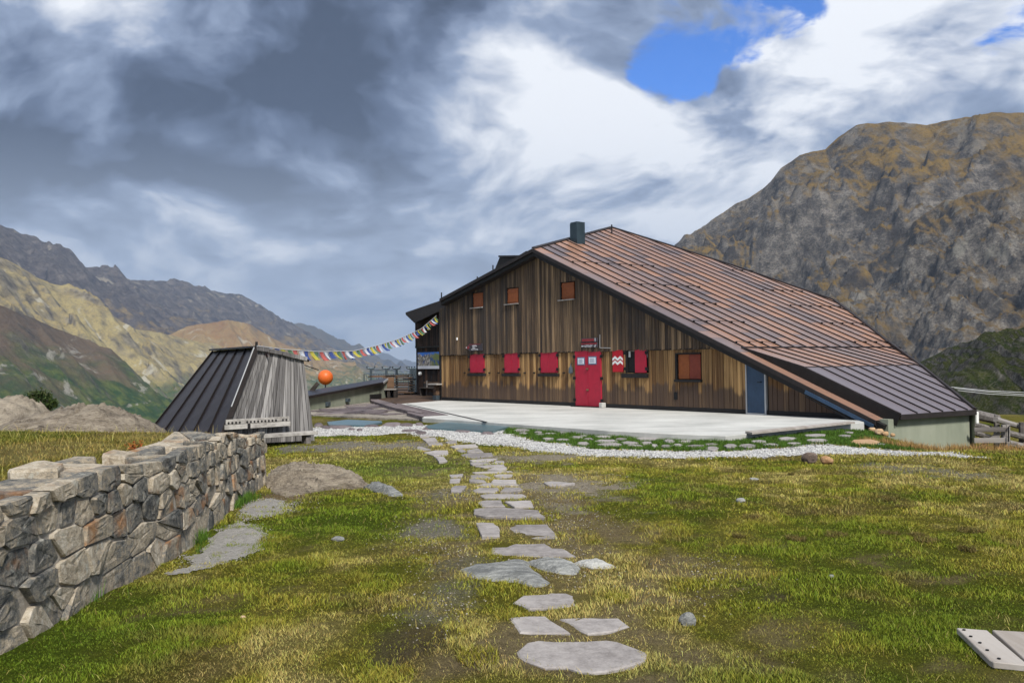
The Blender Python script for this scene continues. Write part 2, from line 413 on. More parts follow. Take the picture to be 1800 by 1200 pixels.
def mat_roof(name, cols, rough, metal, bumpy=0.004):
    """oxidised sheets: each sheet of a run has its own tone in the face attribute 'sheet'"""
    m, t = new_mat(name); p = objco(t)
    s = t.node('ShaderNodeAttribute', attribute_name='sheet').outputs['Fac']
    n = t.noise(p, 0.55, 6, 0.6); n2 = t.noise(p, 5.0, 7, 0.68); n3 = t.noise(p, 1.7, 5, 0.6, dist=1.5)
    f = t.math('ADD', t.math('MULTIPLY', s, 0.50), t.math('MULTIPLY', n, 0.42)); f = t.math('ADD', f, t.math('MULTIPLY', n2, 0.16))
    c = t.ramp(f, cols)
    c = t.mix(t.math('MULTIPLY', t.smooth(n3, 0.55, 0.72), 0.45), c, cols[0][1])
    ro = t.math('ADD', rough - 0.1, t.math('MULTIPLY', n2, 0.2))
    finish(t, c, ro, n2, bumpy, 0.35, metal, 0.45); return m
M['roof_old'] = mat_roof('rusty_copper_roof_sheet', [(0.24, (0.155, 0.125, 0.130)), (0.42, (0.255, 0.188, 0.175)), (0.58, (0.340, 0.215, 0.172)), (0.78, (0.420, 0.230, 0.150)), (0.92, (0.45, 0.32, 0.27))], 0.36, 0.35)
M['roof_new'] = mat_roof('dark_grey_roof_sheet', [(0.2, (0.18, 0.155, 0.172)), (0.9, (0.23, 0.20, 0.22))], 0.40, 0.4, 0.002)

def mat_ground():
    m, t = new_mat('alpine_lawn_soil'); p = objco(t)
    a = t.node('ShaderNodeAttribute', attribute_name='col').outputs['Color']
    n = t.noise(p, 14, 7, 0.7); n2 = t.noise(p, 90, 5, 0.7); n3 = t.noise(p, 2.2, 6, 0.65)
    k = t.math('MAXIMUM', t.math('SUBTRACT', t.math('ADD', t.math('MULTIPLY', n, 1.5), t.math('MULTIPLY', n2, 2.4)), 0.95), 0.2)
    c = t.mix(1.0, a, t.node('ShaderNodeCombineColor', {0: k, 1: k, 2: k}).outputs[0], 'MULTIPLY')
    c = t.mix(t.math('MULTIPLY', t.smooth(n3, 0.5, 0.7), 0.25), c, (0.18, 0.14, 0.05))
    finish(t, c, 0.95, t.math('ADD', n, n2), 0.05, 1.0, spec=0.05); return m
M['ground'] = mat_ground()
def mat_attr(name, rough=0.8, gain=1.0, translucent=0.0):
    m, t = new_mat(name)
    a = t.node('ShaderNodeAttribute', attribute_name='col').outputs['Color']
    b = finish(t, a, rough, spec=0.15)
    return m
M['grass'] = mat_attr('grass_blades', 0.7)
M['pebble'] = mat_attr('pebbles', 0.85)

def mat_mountain(name, rock, grass, grass2, scree, sc, gl, gh, bump=6.0, fine=1.0, green=None, green_z=None, pale_patch=None, dark_rock=None, grass_z=None):
    """rock on the steep faces, dry pasture on the gentle ones"""
    m, t = new_mat(name); p = objco(t)
    g = t.node('ShaderNodeNewGeometry'); nz = t.node('ShaderNodeSeparateXYZ', {0: g.outputs['Normal']}).outputs['Z']
    pz = t.node('ShaderNodeSeparateXYZ', {0: p}).outputs['Z']
    n = t.noise(p, sc, 9, 0.62, dist=0.6); n2 = t.noise(p, sc * 5, 9, 0.68); n3 = t.noise(p, sc * 0.35, 6, 0.55); n4 = t.noise(p, sc * 24 * fine, 7, 0.7)
    rk = t.ramp(t.math('SUBTRACT', t.math('ADD', t.math('MULTIPLY', n2, 1.3), t.math('MULTIPLY', n4, 0.8)), 0.55), rock)
    if dark_rock: rk = t.mix(t.math('MULTIPLY', t.smooth(n, 0.44, 0.60), 0.72), rk, dark_rock)
    gr = t.mix(t.smooth(t.math('ADD', t.math('MULTIPLY', n, 0.6), t.math('MULTIPLY', n2, 0.4)), 0.36, 0.62), grass, grass2)
    gr = t.mix(t.math('MULTIPLY', t.smooth(n4, 0.48, 0.62), 0.50), gr, rock[1][1])
    if green:
        gf = t.smooth(t.math('ADD', pz, t.math('MULTIPLY', t.math('SUBTRACT', n, 0.5), (green_z[1] - green_z[0]) * 3.0)), green_z[1], green_z[0])
        gcol = t.mix(t.smooth(n2, 0.42, 0.62), green[0], green[1])
        gr = t.mix(gf, gr, gcol)
    mf = t.math('ADD', nz, t.math('MULTIPLY', t.math('SUBTRACT', n2, 0.5), 0.55))
    mf = t.math('ADD', mf, t.math('MULTIPLY', t.math('SUBTRACT', n, 0.5), 0.75))
    if grass_z: mf = t.math('ADD', mf, t.math('MULTIPLY', t.smooth(pz, grass_z[0], grass_z[1]), grass_z[2]))
    mf = t.smooth(mf, gl, gh)
    c = t.mix(mf, rk, gr)
    if scree:
        sf = t.math('MULTIPLY', t.smooth(t.noise(t.vmath('MULTIPLY', p, (1, 1, 0.35)), sc * 1.7, 6, 0.6, dist=1.2), 0.585, 0.66), 0.75)
        c = t.mix(sf, c, scree)
    if pale_patch:
        c = t.mix(t.math('MULTIPLY', t.smooth(n3, 0.50, 0.62), pale_patch[0]), c, pale_patch[1])
    finish(t, c, 0.95, t.math('ADD', n2, t.math('MULTIPLY', n4, 0.5)), bump, 0.9, spec=0.05); return m

# ------------------------------------------------------------------ ground
WALL_LINE = [(-2.95, 1.5), (-2.97, 5.3), (-2.99, 8.1), (-3.30, 10.6), (-3.57, 13.15)]   # foot of the rubble wall's face
def wall_x(y): return np.interp(y, [p[1] for p in WALL_LINE], [p[0] for p in WALL_LINE])
PLATEAU = [(-60, -40), (-60, 12), (-16, 17), (-8.2, 20), (-9.6, 34), (-10.5, 44), (-10, 62), (8, 70), (24, 48), (40, 24), (60, -40)]
def gz(x, y):
    x = np.asarray(x, float); y = np.asarray(y, float)
    z = -0.15 * sstep(y, 10, 18.5)
    z = z - np.minimum(np.interp(x / np.maximum(y, 6), [0.36, 0.40, 0.4625, 0.51, 0.7], [0, 0.03, 0.105, 0.13, 0.15]) * np.maximum(y - 17.2, 0), 1.15)
    z = z + 0.05 * (fbm(x * 0.35, y * 0.35, oct=3, seed=3) - 0.5) + 0.07 * (fbm(x * 1.6, y * 1.6, oct=4, seed=8, gain=.6) - 0.5)
    inside = sstep(wall_x(np.clip(y, 1.5, 13.15)) - 0.18 - x, 0.0, 0.18) * (1 - sstep(y, 12.7, 14.4))
    z = z + inside * (0.76 + 0.06 * sstep(wall_x(y) - x, 0.5, 4.0))
    z = z + 0.35 * sstep(-x, 6.0, 9.0) * sstep(y, 13, 14.5) * (1 - sstep(y, 16, 19))
    out = ~in_poly(x, y, PLATEAU); d = np.where(out, poly_dist(x, y, PLATEAU), 0.0)
    z = z - 0.42 * d * sstep(d, 0, 6) + np.minimum(d, 40) * 0.09 * (fbm(x * 0.08, y * 0.08, oct=5, seed=5) - 0.5)
    return np.maximum(z, -70)

def P2(pts, z=-0.05): return [tuple(on_z(x, y, z)[:2]) for x, y in pts]

# outlines taken from the photograph, laid on the ground
SLAB = P2([(704, 709.5), (778, 703.5), (1140, 717), (1500, 735.5), (1519, 741.5), (1276, 765.5), (1180, 762), (1069, 756.5), (900, 744.6), (850, 741), (743, 734)], 0.0)
GRAVEL = P2([(554, 752), (640, 751), (724, 747), (800, 750), (868, 757), (884, 764), (955, 777), (1039, 790), (1182, 794), (1314, 792), (1409, 786), (1432, 781), (1560, 788),
             (1640, 795), (1727, 807), (1640, 803), (1560, 799), (1469, 797), (1352, 803), (1182, 806), (1031, 800), (937, 790), (900, 782), (840, 779), (800, 774), (770, 767), (716, 762), (630, 766), (552, 767)], -0.15)
FLAGGRASS = P2([(884, 762), (900, 747), (1069, 759), (1180, 765), (1276, 769), (1400, 757), (1519, 745), (1640, 782), (1560, 786), (1432, 780), (1409, 785), (1314, 791), (1182, 793), (1039, 789), (955, 776)], -0.15)
GREYGRAVEL = [P2([(296, 1012), (330, 985), (362, 952), (392, 925), (430, 915), (470, 935), (455, 962), (400, 985), (350, 1005)], 0.0),
              P2([(418, 905), (440, 882), (470, 876), (505, 884), (514, 892), (480, 908), (440, 914)], 0.0)]
DIRT = [  # centre px, half width px, half height px, strength, tone
    (1010, 845, 95, 24, 1.0, 'pale'), (985, 880, 55, 16, .8, 'pale'), (1010, 915, 60, 18, .7, 'brown'), (940, 790, 90, 10, .9, 'pale'),
    (745, 935, 55, 26, .85, 'grey'), (735, 1135, 55, 30, .75, 'dark'), (1255, 1000, 60, 22, .35, 'brown'), (1210, 1060, 45, 18, .35, 'brown'), (1000, 990, 40, 40, .45, 'brown'), (960, 960, 30, 60, .4, 'brown'), (800, 1000, 40, 60, .45, 'grey'), (760, 1060, 40, 40, .5, 'grey'),
    (1570, 815, 70, 9, .6, 'grey'), (1690, 828, 50, 8, .6, 'grey'), (785, 868, 50, 14, .6, 'grey'), (640, 772, 120, 7, .9, 'grey'), (810, 1095, 35, 14, .4, 'brown'),
    (505, 868, 34, 16, .9, 'brown'), (1375, 1052, 30, 10, .7, 'dark'), (1490, 1100, 26, 8, .6, 'dark'), (1340, 1170, 40, 14, .5, 'brown')]
TONES = {'pale': (0.30, 0.26, 0.195), 'brown': (0.20, 0.145, 0.085), 'grey': (0.22, 0.205, 0.175), 'dark': (0.085, 0.066, 0.046)}
DIRT_W = []
for cx, cy, hw, hh, s, tone in DIRT:
    c = on_z(cx, cy, 0); a = on_z(cx + hw, cy, 0); b = on_z(cx, cy - hh, 0); b2 = on_z(cx, cy + hh, 0)
    DIRT_W.append((c.x, c.y, (a - c).length, (b - b2).length / 2, s, TONES[tone]))

GREEN = np.array([0.120, 0.150, 0.013]); OLIVE = np.array([0.200, 0.185, 0.026]); STRAW = np.array([0.310, 0.262, 0.085]); BROWN = np.array([0.140, 0.105, 0.038]); LUSH = np.array([0.050, 0.100, 0.012])
def lawn(x, y):
    """turf colour and how bare the soil is, over the ground plan"""
    n1 = fbm(x * 0.42, y * 0.30, oct=4, seed=21); n2 = fbm(x * 1.5, y * 1.1, oct=4, seed=31); n3 = fbm(x * 4.2, y * 3.4, oct=3, seed=41)
    dry = np.clip(0.5 + (n1 - 0.5) * 2.1 + (n2 - 0.5) * 1.5 + (n3 - 0.5) * 0.9, 0, 1)
    pd = poly_dist(x, y, [(0.35, 4.0), (0.55, 6.0), (0.30, 9.0), (-0.30, 12.5), (-0.95, 16.5)], False); dry = np.clip(dry + 0.38 * sstep(pd, 1.7, 0.3), 0, 1)
    c = np.where((dry < 0.5)[..., None], GREEN + (OLIVE - GREEN) * (dry * 2)[..., None], OLIVE + (STRAW - OLIVE) * ((dry - 0.5) * 2)[..., None])
    b = sstep(fbm(x * 2.0, y * 1.6, oct=4, seed=51), 0.60, 0.76); c = c + (BROWN - c) * (b * 0.55)[..., None]
    # lusher turf: at the wall foot in front, and the green between shed and path
    wx = wall_x(np.clip(y, 1.5, 13.15))
    lush = np.maximum.reduce([sstep(x, wx + 1.3, wx + 0.1) * sstep(y, 7.6, 6.0) * (x > wx),
                              np.exp(-(((x + 1.9) / 1.7) ** 2 + ((y - 15.6) / 2.2) ** 2)) * 1.1,
                              0.8 * np.exp(-(((x + 1.9) / 1.0) ** 2 + ((y - 9.6) / 1.3) ** 2)),
                              0.9 * np.exp(-(((x - 3.3) / 0.9) ** 2 + ((y - 5.5) / 0.6) ** 2)),
                              0.7 * np.exp(-(((x - 1.5) / 1.1) ** 2 + ((y - 4.6) / 0.5) ** 2))])
    lush = np.clip(lush * (0.6 + 0.8 * n2), 0, 1)
    c = c + (np.array([0.085, 0.140, 0.010]) - c) * (lush * 0.8)[..., None]
    fg = in_poly(x, y, FLAGGRASS); c = np.where(fg[..., None], LUSH + (n2 - 0.4)[..., None] * 0.05, c)
    bare = np.zeros(np.shape(x)); soil = np.zeros(np.shape(x) + (3,)) + TONES['brown']
    for cx, cy, rx, ry, s, tone in DIRT_W:
        d = np.hypot((x - cx) / rx, (y - cy) / ry) + (n2 - 0.5) * 2.0 + (n3 - 0.5) * 1.8
        k = s * sstep(d, 1.15, 0.55); soil = np.where((k > bare)[..., None], np.array(tone), soil); bare = np.maximum(bare, k)
    k = 0.75 * sstep(n2 + n3 * .5, 0.72, 0.92) * sstep(pd, 1.9, 0.5); soil = np.where((k > bare)[..., None], np.array((0.21, 0.165, 0.10)), soil); bare = np.maximum(bare, k)
    k = 0.6 * sstep(fbm(x * 1.3 + 5, y * 1.3, oct=6, seed=61, gain=.65), 0.66, 0.80); bare = np.maximum(bare, k)
    return np.clip(c, 0.004, 1), bare, soil

def axis(lo, hi, bands):
    out = [lo]
    while out[-1] < hi:
        st = next((s for a, b, s in bands if a <= out[-1] < b), 4.0); out.append(out[-1] + st)
    return np.array(out)
def grid_mesh(name, X, Y, Z, m, colr=None, smooth=True):
    ny, nx = X.shape
    co = np.stack([X, Y, Z], -1).reshape(-1, 3)
    i = np.arange(ny * nx).reshape(ny, nx)
    q = np.stack([i[:-1, :-1], i[:-1, 1:], i[1:, 1:], i[1:, :-1]], -1).reshape(-1, 4)
    me = bpy.data.meshes.new(name); me.vertices.add(len(co)); me.vertices.foreach_set('co', co.ravel())
    me.loops.add(q.size); me.loops.foreach_set('vertex_index', q.ravel().astype(np.int32))
    me.polygons.add(len(q)); me.polygons.foreach_set('loop_start', np.arange(0, q.size, 4, dtype=np.int32))
    me.update(calc_edges=True)
    if smooth: me.shade_smooth()
    if colr is not None:
        a = me.color_attributes.new('col', 'FLOAT_COLOR', 'POINT')
        a.data.foreach_set('color', np.concatenate([colr.reshape(-1, 3), np.ones((len(co), 1))], 1).ravel().astype(np.float32))
    me.materials.append(m); return me

gx = axis(-160, 170, [(-160, -20, 3.0), (-20, -8, 0.5), (-8, 9, 0.12), (9, 18, 0.3), (18, 30, 1.0), (30, 170, 4.0)])
gy = axis(-30, 170, [(-30, 2, 1.0), (2, 16, 0.12), (16, 28, 0.25), (28, 60, 1.0), (60, 170, 4.0)])
GX, GY = np.meshgrid(gx, gy)
GZ = gz(GX, GY)
gc, gbare, gsoil = lawn(GX, GY)
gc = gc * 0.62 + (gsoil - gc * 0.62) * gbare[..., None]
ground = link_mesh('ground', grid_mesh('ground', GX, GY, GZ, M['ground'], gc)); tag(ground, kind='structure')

# ------------------------------------------------------------------ mountains
def mountain(name, crest, foot_dir, foot_len, zfoot, m, seed, relief, jag, gully=0.012, ns=260, nt=90, prof=1.25, back=0.5, kind='structure', spur=0.0, gw=1.3, fw=1.6, far=1.0):
    """crest: (px, py, distance) along the skyline; the flank runs down from it along foot_dir"""
    foot_len *= far; zfoot *= far; relief *= far; jag *= far; gully /= far; spur *= far
    C = np.array([list(at_y(x, y, Y * far)) for x, y, Y in crest])
    L = np.concatenate([[0], np.cumsum(np.linalg.norm(np.diff(C[:, :2], axis=0), axis=1))])
    s = np.linspace(0, L[-1], ns)
    cx, cy, cz = [np.interp(s, L, C[:, k]) for k in range(3)]
    cz = cz + jag * (fbm(s * 9 / foot_len, s * 0, oct=6, seed=seed, gain=0.52) - 0.5) * 2
    fd = np.array(foot_dir, float); fd /= np.linalg.norm(fd)
    t = np.concatenate([np.linspace(-back, 0, 14)[:-1], np.linspace(0, 1, nt) ** 1.25])
    T, S = np.meshgrid(t, s, indexing='ij')
    tc = np.clip(T, 0, 1)
    drop = np.where(T >= 0, 1 - (1 - tc) ** prof, -T * 1.4)
    H = (cz - zfoot)[None, :]
    X = cx[None, :] + fd[0] * foot_len * T; Y = cy[None, :] + fd[1] * foot_len * T
    Z = cz[None, :] - H * drop
    env = np.sin(np.pi * np.clip(tc, 0, 1) ** 0.6) ** 0.8
    sw = S + relief * 3.0 * (fbm(S / foot_len * 3, T * 3, oct=3, seed=seed + 9) - 0.5)
    g = fbm(sw * gully, T * 1.6, oct=6, seed=seed + 1, ridged=True, gain=0.55)
    f = fbm(X * 7 / foot_len, Y * 7 / foot_len, Z * 7 / foot_len, oct=6, seed=seed + 2, gain=0.55)
    f2 = fbm(X * 40 / foot_len, Y * 40 / foot_len, Z * 40 / foot_len, oct=4, seed=seed + 4, gain=0.55)
    d = env * relief * ((g - 0.45) * gw + (f - 0.5) * fw) + (f2 - 0.5) * relief * 0.30 * np.clip(env + 0.15, 0, 1)
    if spur: d = d + env * spur * (vnoise(S / foot_len * 2.1, S * 0, seed=seed + 7) - 0.4)
    Z = Z + d; X = X - fd[0] * d * 0.5; Y = Y - fd[1] * d * 0.5
    o = link_mesh(name, grid_mesh(name, X, Y, Z, m)); tag(o, kind=kind); return o

ROCKG = [(0.30, (0.050, 0.047, 0.047)), (0.5, (0.120, 0.110, 0.100)), (0.68, (0.235, 0.215, 0.19))]
m_left = mat_mountain('ridge_rock_and_pasture', [(0.3, (0.038, 0.035, 0.040)), (0.5, (0.080, 0.070, 0.068)), (0.7, (0.135, 0.118, 0.108))], (0.130, 0.090, 0.046), (0.20, 0.145, 0.065), (0.27, 0.24, 0.19), 0.005, 0.70, 0.96, bump=16, green=((0.055, 0.075, 0.030), (0.10, 0.10, 0.035)), green_z=(-60, 40), grass_z=(120, 380, -0.32))
m_shoulder = mat_mountain('shoulder_pasture_sun_tint', [(0.3, (0.075, 0.065, 0.050)), (0.5, (0.15, 0.13, 0.095)), (0.7, (0.26, 0.235, 0.19))], (0.225, 0.170, 0.070), (0.34, 0.28, 0.125), (0.42, 0.40, 0.33), 0.006, 0.55, 0.88, bump=10, green=((0.05, 0.085, 0.03), (0.13, 0.125, 0.04)), green_z=(-55, 0))  # dry pasture, yellowed and lightened in colour to stand in for sunlit patches
m_spur = mat_mountain('heath_spur', [(0.3, (0.05, 0.045, 0.043)), (0.5, (0.12, 0.11, 0.10)), (0.7, (0.25, 0.235, 0.21))], (0.080, 0.062, 0.054), (0.120, 0.090, 0.062), (0.27, 0.26, 0.23), 0.012, 0.46, 0.80, bump=5, green=((0.028, 0.058, 0.026), (0.085, 0.11, 0.034)), green_z=(-30, 40))
m_hill = mat_mountain('valley_hillside', [(0.3, (0.06, 0.055, 0.047)), (0.5, (0.14, 0.12, 0.095)), (0.7, (0.26, 0.235, 0.19))], (0.21, 0.115, 0.045), (0.28, 0.195, 0.080), (0.36, 0.33, 0.26), 0.008, 0.42, 0.70, bump=7, green=((0.05, 0.085, 0.035), (0.14, 0.135, 0.05)), green_z=(-80, 20))
m_far = mat_mountain('distant_range', [(0.3, (0.03, 0.03, 0.035)), (0.5, (0.06, 0.058, 0.06)), (0.7, (0.10, 0.095, 0.09))], (0.08, 0.065, 0.045), (0.10, 0.08, 0.05), None, 0.003, 0.62, 0.85, bump=22)
m_right = mat_mountain('right_peak_rock', ROCKG, (0.120, 0.084, 0.034), (0.23, 0.150, 0.042), (0.20, 0.18, 0.15), 0.009, 0.66, 0.95, bump=11, fine=1.4, dark_rock=(0.044, 0.039, 0.037), grass_z=(170, 330, 0.15))
m_rspur = mat_mountain('right_spur_rock', [(0.30, (0.052, 0.049, 0.049)), (0.5, (0.135, 0.122, 0.108)), (0.68, (0.26, 0.24, 0.21))], (0.105, 0.075, 0.034), (0.19, 0.125, 0.044), (0.22, 0.21, 0.18), 0.012, 0.66, 0.98, bump=9, fine=1.4, dark_rock=(0.044, 0.042, 0.042), grass_z=(60, 190, 0.18))  # golden grass tone grows with height, painting in the sunlit crest
m_near = mat_mountain('heather_slope', [(0.30, (0.055, 0.052, 0.046)), (0.5, (0.14, 0.13, 0.11)), (0.68, (0.27, 0.25, 0.215))], (0.016, 0.030, 0.008), (0.050, 0.058, 0.014), None, 0.10, 0.50, 0.74, bump=1.2)

mountain('left_mountain', [(-420, 250, 1500), (-220, 310, 1750), (0, 396, 2100), (41, 415, 2180), (80, 440, 2250), (101, 456, 2300), (111, 466, 2320), (123, 464, 2350), (161, 472, 2450), (203, 492, 2560), (234, 492, 2650), (326, 499, 2950),
                           (358, 508, 3050), (421, 519, 3300), (460, 541, 3450), (483, 559, 3550), (504, 580, 3650), (536, 610, 3800), (580, 640, 4000), (640, 668, 4200)], (1.0, -0.35), 900, -170, m_left, 11, 80, 5, gully=0.0065, ns=440, nt=130, spur=50, gw=1.0, far=1.6)
mountain('left_shoulder', [(-300, 400, 1100), (-120, 425, 1300), (0, 453, 1450), (30, 466, 1480), (63, 488, 1520), (95, 500, 1560), (136, 507, 1600), (158, 525, 1640), (190, 551, 1700), (235, 578, 1780), (300, 590, 1900), (370, 604, 2000), (440, 640, 2100), (520, 680, 2200)],
         (0.9, -0.5), 560, -170, m_shoulder, 23, 48, 4, gully=0.011, ns=340, nt=110, far=1.5)
mountain('heath_spur', [(-300, 470, 620), (-150, 505, 700), (0, 538, 800), (47, 552, 830), (95, 576, 870), (158, 598, 920), (203, 645, 980), (269, 715, 1060), (330, 770, 1120)], (0.75, -0.65), 380, -110, m_spur, 37, 16, 2.0, gully=0.02, ns=280, nt=100, far=1.3)
mountain('valley_hillside', [(170, 690, 2000), (220, 640, 2100), (270, 600, 2200), (330, 572, 2300), (400, 562, 2400), (440, 570, 2500), (475, 592, 2600), (510, 609, 2700), (568, 630, 2850), (610, 638, 2950), (640, 656, 3050), (665, 685, 3150)], (0.45, -0.9), 900, -200, m_hill, 41, 45, 3, gully=0.010, ns=260, nt=90, far=1.4)
mountain('distant_mountain', [(440, 600, 5600), (480, 585, 5700), (500, 573, 5800), (523, 567, 5900), (540, 571, 6000), (580, 597, 6200), (602, 613, 6400), (640, 642, 6700), (700, 672, 7000)], (0.9, -0.6), 1500, -250, m_far, 53, 110, 5, gully=0.004, ns=200, nt=60, far=1.4)
mountain('distant_peaks', [(560, 620, 9300), (598, 608, 9400), (612, 612, 9500), (632, 632, 9600), (654, 629, 9700), (671, 620, 9800), (682, 621, 9850), (700, 631, 9900), (730, 637, 10000), (790, 643, 10200), (900, 655, 10400)], (0.2, -1.0), 2200, -250, m_far, 61, 120, 8, gully=0.003, ns=220, nt=60, far=1.6)
mountain('right_mountain', [(760, 690, 1750), (900, 618, 1680), (1040, 530, 1620), (1120, 480, 1580), (1190, 432, 1540), (1234, 399, 1520), (1305, 355, 1490), (1355, 317, 1470), (1372, 295, 1465), (1405, 272, 1455), (1451, 263, 1440), (1472, 242, 1430), (1505, 224, 1420),
                            (1560, 216, 1400), (1592, 215, 1390), (1630, 217, 1380), (1667, 209, 1365), (1709, 203, 1350), (1742, 196, 1340), (1800, 199, 1320), (1950, 180, 1270), (2200, 210, 1200)], (-0.15, -1.0), 720, -70, m_right, 71, 84, 9, gully=0.010, ns=520, nt=190, prof=1.12, spur=30, gw=0.8, fw=1.9)
mountain('right_spur', [(2300, 260, 800), (2000, 295, 900), (1800, 326, 980), (1760, 334, 995), (1722, 340, 1010), (1659, 358, 1040), (1610, 395, 1060), (1560, 440, 1080), (1500, 492, 1100), (1430, 545, 1120), (1350, 600, 1140), (1260, 650, 1160)], (-0.1, -1.0), 430, -55, m_rspur, 83, 50, 4, gully=0.016, ns=400, nt=150, prof=1.0, gw=0.8, fw=2.2)
mountain('heather_slope', [(1480, 730, 190), (1560, 690, 185), (1617, 645, 180), (1660, 622, 172), (1722, 601, 162), (1800, 574, 150), (1900, 540, 140), (2200, 470, 120)], (-0.2, -1.0), 120, -7, m_near, 97, 5.0, 1.2, gully=0.06, ns=260, nt=110, prof=1.1)
vx, vy = np.meshgrid(np.linspace(-9000, 9000, 60), np.linspace(-4000, 19000, 60))
m_valley = mat_mountain('valley_floor', ROCKG, (0.07, 0.085, 0.03), (0.12, 0.12, 0.045), None, 0.004, -1, -0.9, bump=3)
tag(link_mesh('valley', grid_mesh('valley', vx, vy, -75 + 20 * (fbm(vx * .002, vy * .002, oct=4, seed=2) - .5), m_valley)), kind='structure')

# ------------------------------------------------------------------ air
def build_haze():
    b = MB(); b.hexa([(-9500, -4500, -330), (9500, -4500, -330), (9500, 19500, -330), (-9500, 19500, -330), (-9500, -4500, 1150), (9500, -4500, 1150), (9500, 19500, 1150), (-9500, 19500, 1150)])
    m = bpy.data.materials.new('haze_air'); m.use_nodes = True; t = NT(m.node_tree)
    v = t.node('ShaderNodeVolumePrincipled', {'Color': (0.54, 0.72, 1.0), 'Density': 0.000080, 'Anisotropy': 0.15})
    o = t.node('ShaderNodeOutputMaterial'); t.l.new(v.outputs[0], o.inputs['Volume'])
    h = link_mesh('haze', b.mesh('haze', m)); tag(h, 'pale blue valley haze between the mountains', None, kind='stuff'); return h
HAZE = True
if HAZE: build_haze()

# ------------------------------------------------------------------ mountain hut: frame of reference
P0 = on_z(777, 703, 0.0)
_d = ray(-310, 653); FD = -Vector((_d.x, _d.y, 0)).normalized()          # along the gable, towards the low end
FN = Vector((FD.y, -FD.x, 0));  FN = FN if FN.dot(CAM - P0) > 0 else -FN   # out of the gable
UP = Vector((0, 0, 1))
_d = ray(3600, 604); CD = Vector((_d.x, _d.y, 0)).normalized()            # along the roof's level lines
def fac(s, z, w=0.0): return P0 + FD * s + FN * w + UP * z
def fpx(x, y, w=0.0):
    q = on_plane(x, y, P0 + FN * w, FN); return (q - P0).dot(FD), q.z
OV = 0.40                                                                # roof overhang past the boards
def rpx(x, y): s, z = fpx(x, y, OV); return fac(s, z, OV)
RA, RE = rpx(937, 437), rpx(1540, 739)                                   # apex and foot of the verge
RD = (RE - RA).normalized()                                             # seams run parallel to the verge
RN = CD.cross(RD).normalized();  RN = RN if RN.z > 0 else -RN
def onR(x, y, lift=0.0): return on_plane(x, y, RA + RN * lift, RN)
_cr = CD.dot(RD)
def uv(P, lift=0.0):
    q = P - RA - RN * lift; a, b = q.dot(CD), q.dot(RD); den = 1 - _cr * _cr
    return (a - b * _cr) / den, (b - a * _cr) / den
def roofP(u, v, lift=0.0): return RA + CD * u + RD * v + RN * lift
LT = rpx(774, 525)                                                       # foot of the left verge
Z_BELT = sum(fpx(x, y)[1] for x, y in ((780, 621.6), (1012, 615.4), (1161, 611.2))) / 3
s_apex = fpx(937, 437, OV)[0]
rk_r = (RE.z - RA.z) / ((RE - RA).dot(FD)); rk_l = (RA.z - LT.z) / ((RA - LT).dot(FD))
sA = (RA - P0).dot(FD)
def roof_z(s): return RA.z + (rk_r * (s - sA) if s > sA else rk_l * (s - sA))
TH = 0.30                                                                # roof build-up seen at the verge
S_END = min(sA + (0.05 - RA.z + TH + 0.02) / rk_r, sA + 100)

hut = thing('mountain_hut', 'large dark timber mountain hut with a long rusty metal roof and red door', 'building', tuple(fac(9, 0)))

# boards of the gable: openings are left where windows and doors sit
def rect(x0, x1, y0, y1, w=0.0):
    s0, z1 = fpx(x0, (y0), w); s1, _ = fpx(x1, y0, w); _, z0 = fpx((x0 + x1) / 2, y1, w); _, z1 = fpx((x0 + x1) / 2, y0, w)
    return s0, s1, z0, z1
OPEN_LOW = {'red1': rect(827.4, 853, 621, 655), 'red2': rect(888, 914, 619.5, 655), 'red3': rect(951.6, 981.6, 618, 655), 'door': rect(1012.5, 1058.5, 614, 717),
            'win': rect(1102, 1138, 613, 655), 'orange': rect(1190, 1233, 620.5, 667.5), 'blue': rect(1312, 1347, 630, 727)}
OPEN_UP = {'u1': rect(832.8, 850.8, 513.5, 540), 'u2': rect(893, 913, 505.5, 533.5), 'u3': rect(988, 1011.6, 495, 526)}
SB = fpx(1347, 700)[0]

core = MB()      # closed timber frame behind the boards
sg = [0.0] + [float(v) for v in np.linspace(0.6, S_END, 30)]
top = [fac(s, max(roof_z(s) - TH - 0.03, 0.06), -0.06) for s in sg]
core.prism([fac(0, 0.06, -0.06)] + top + [fac(S_END, 0.06, -0.06)], -FN * 0.25)
core.build('frame_wall', M['black_wood'], hut)

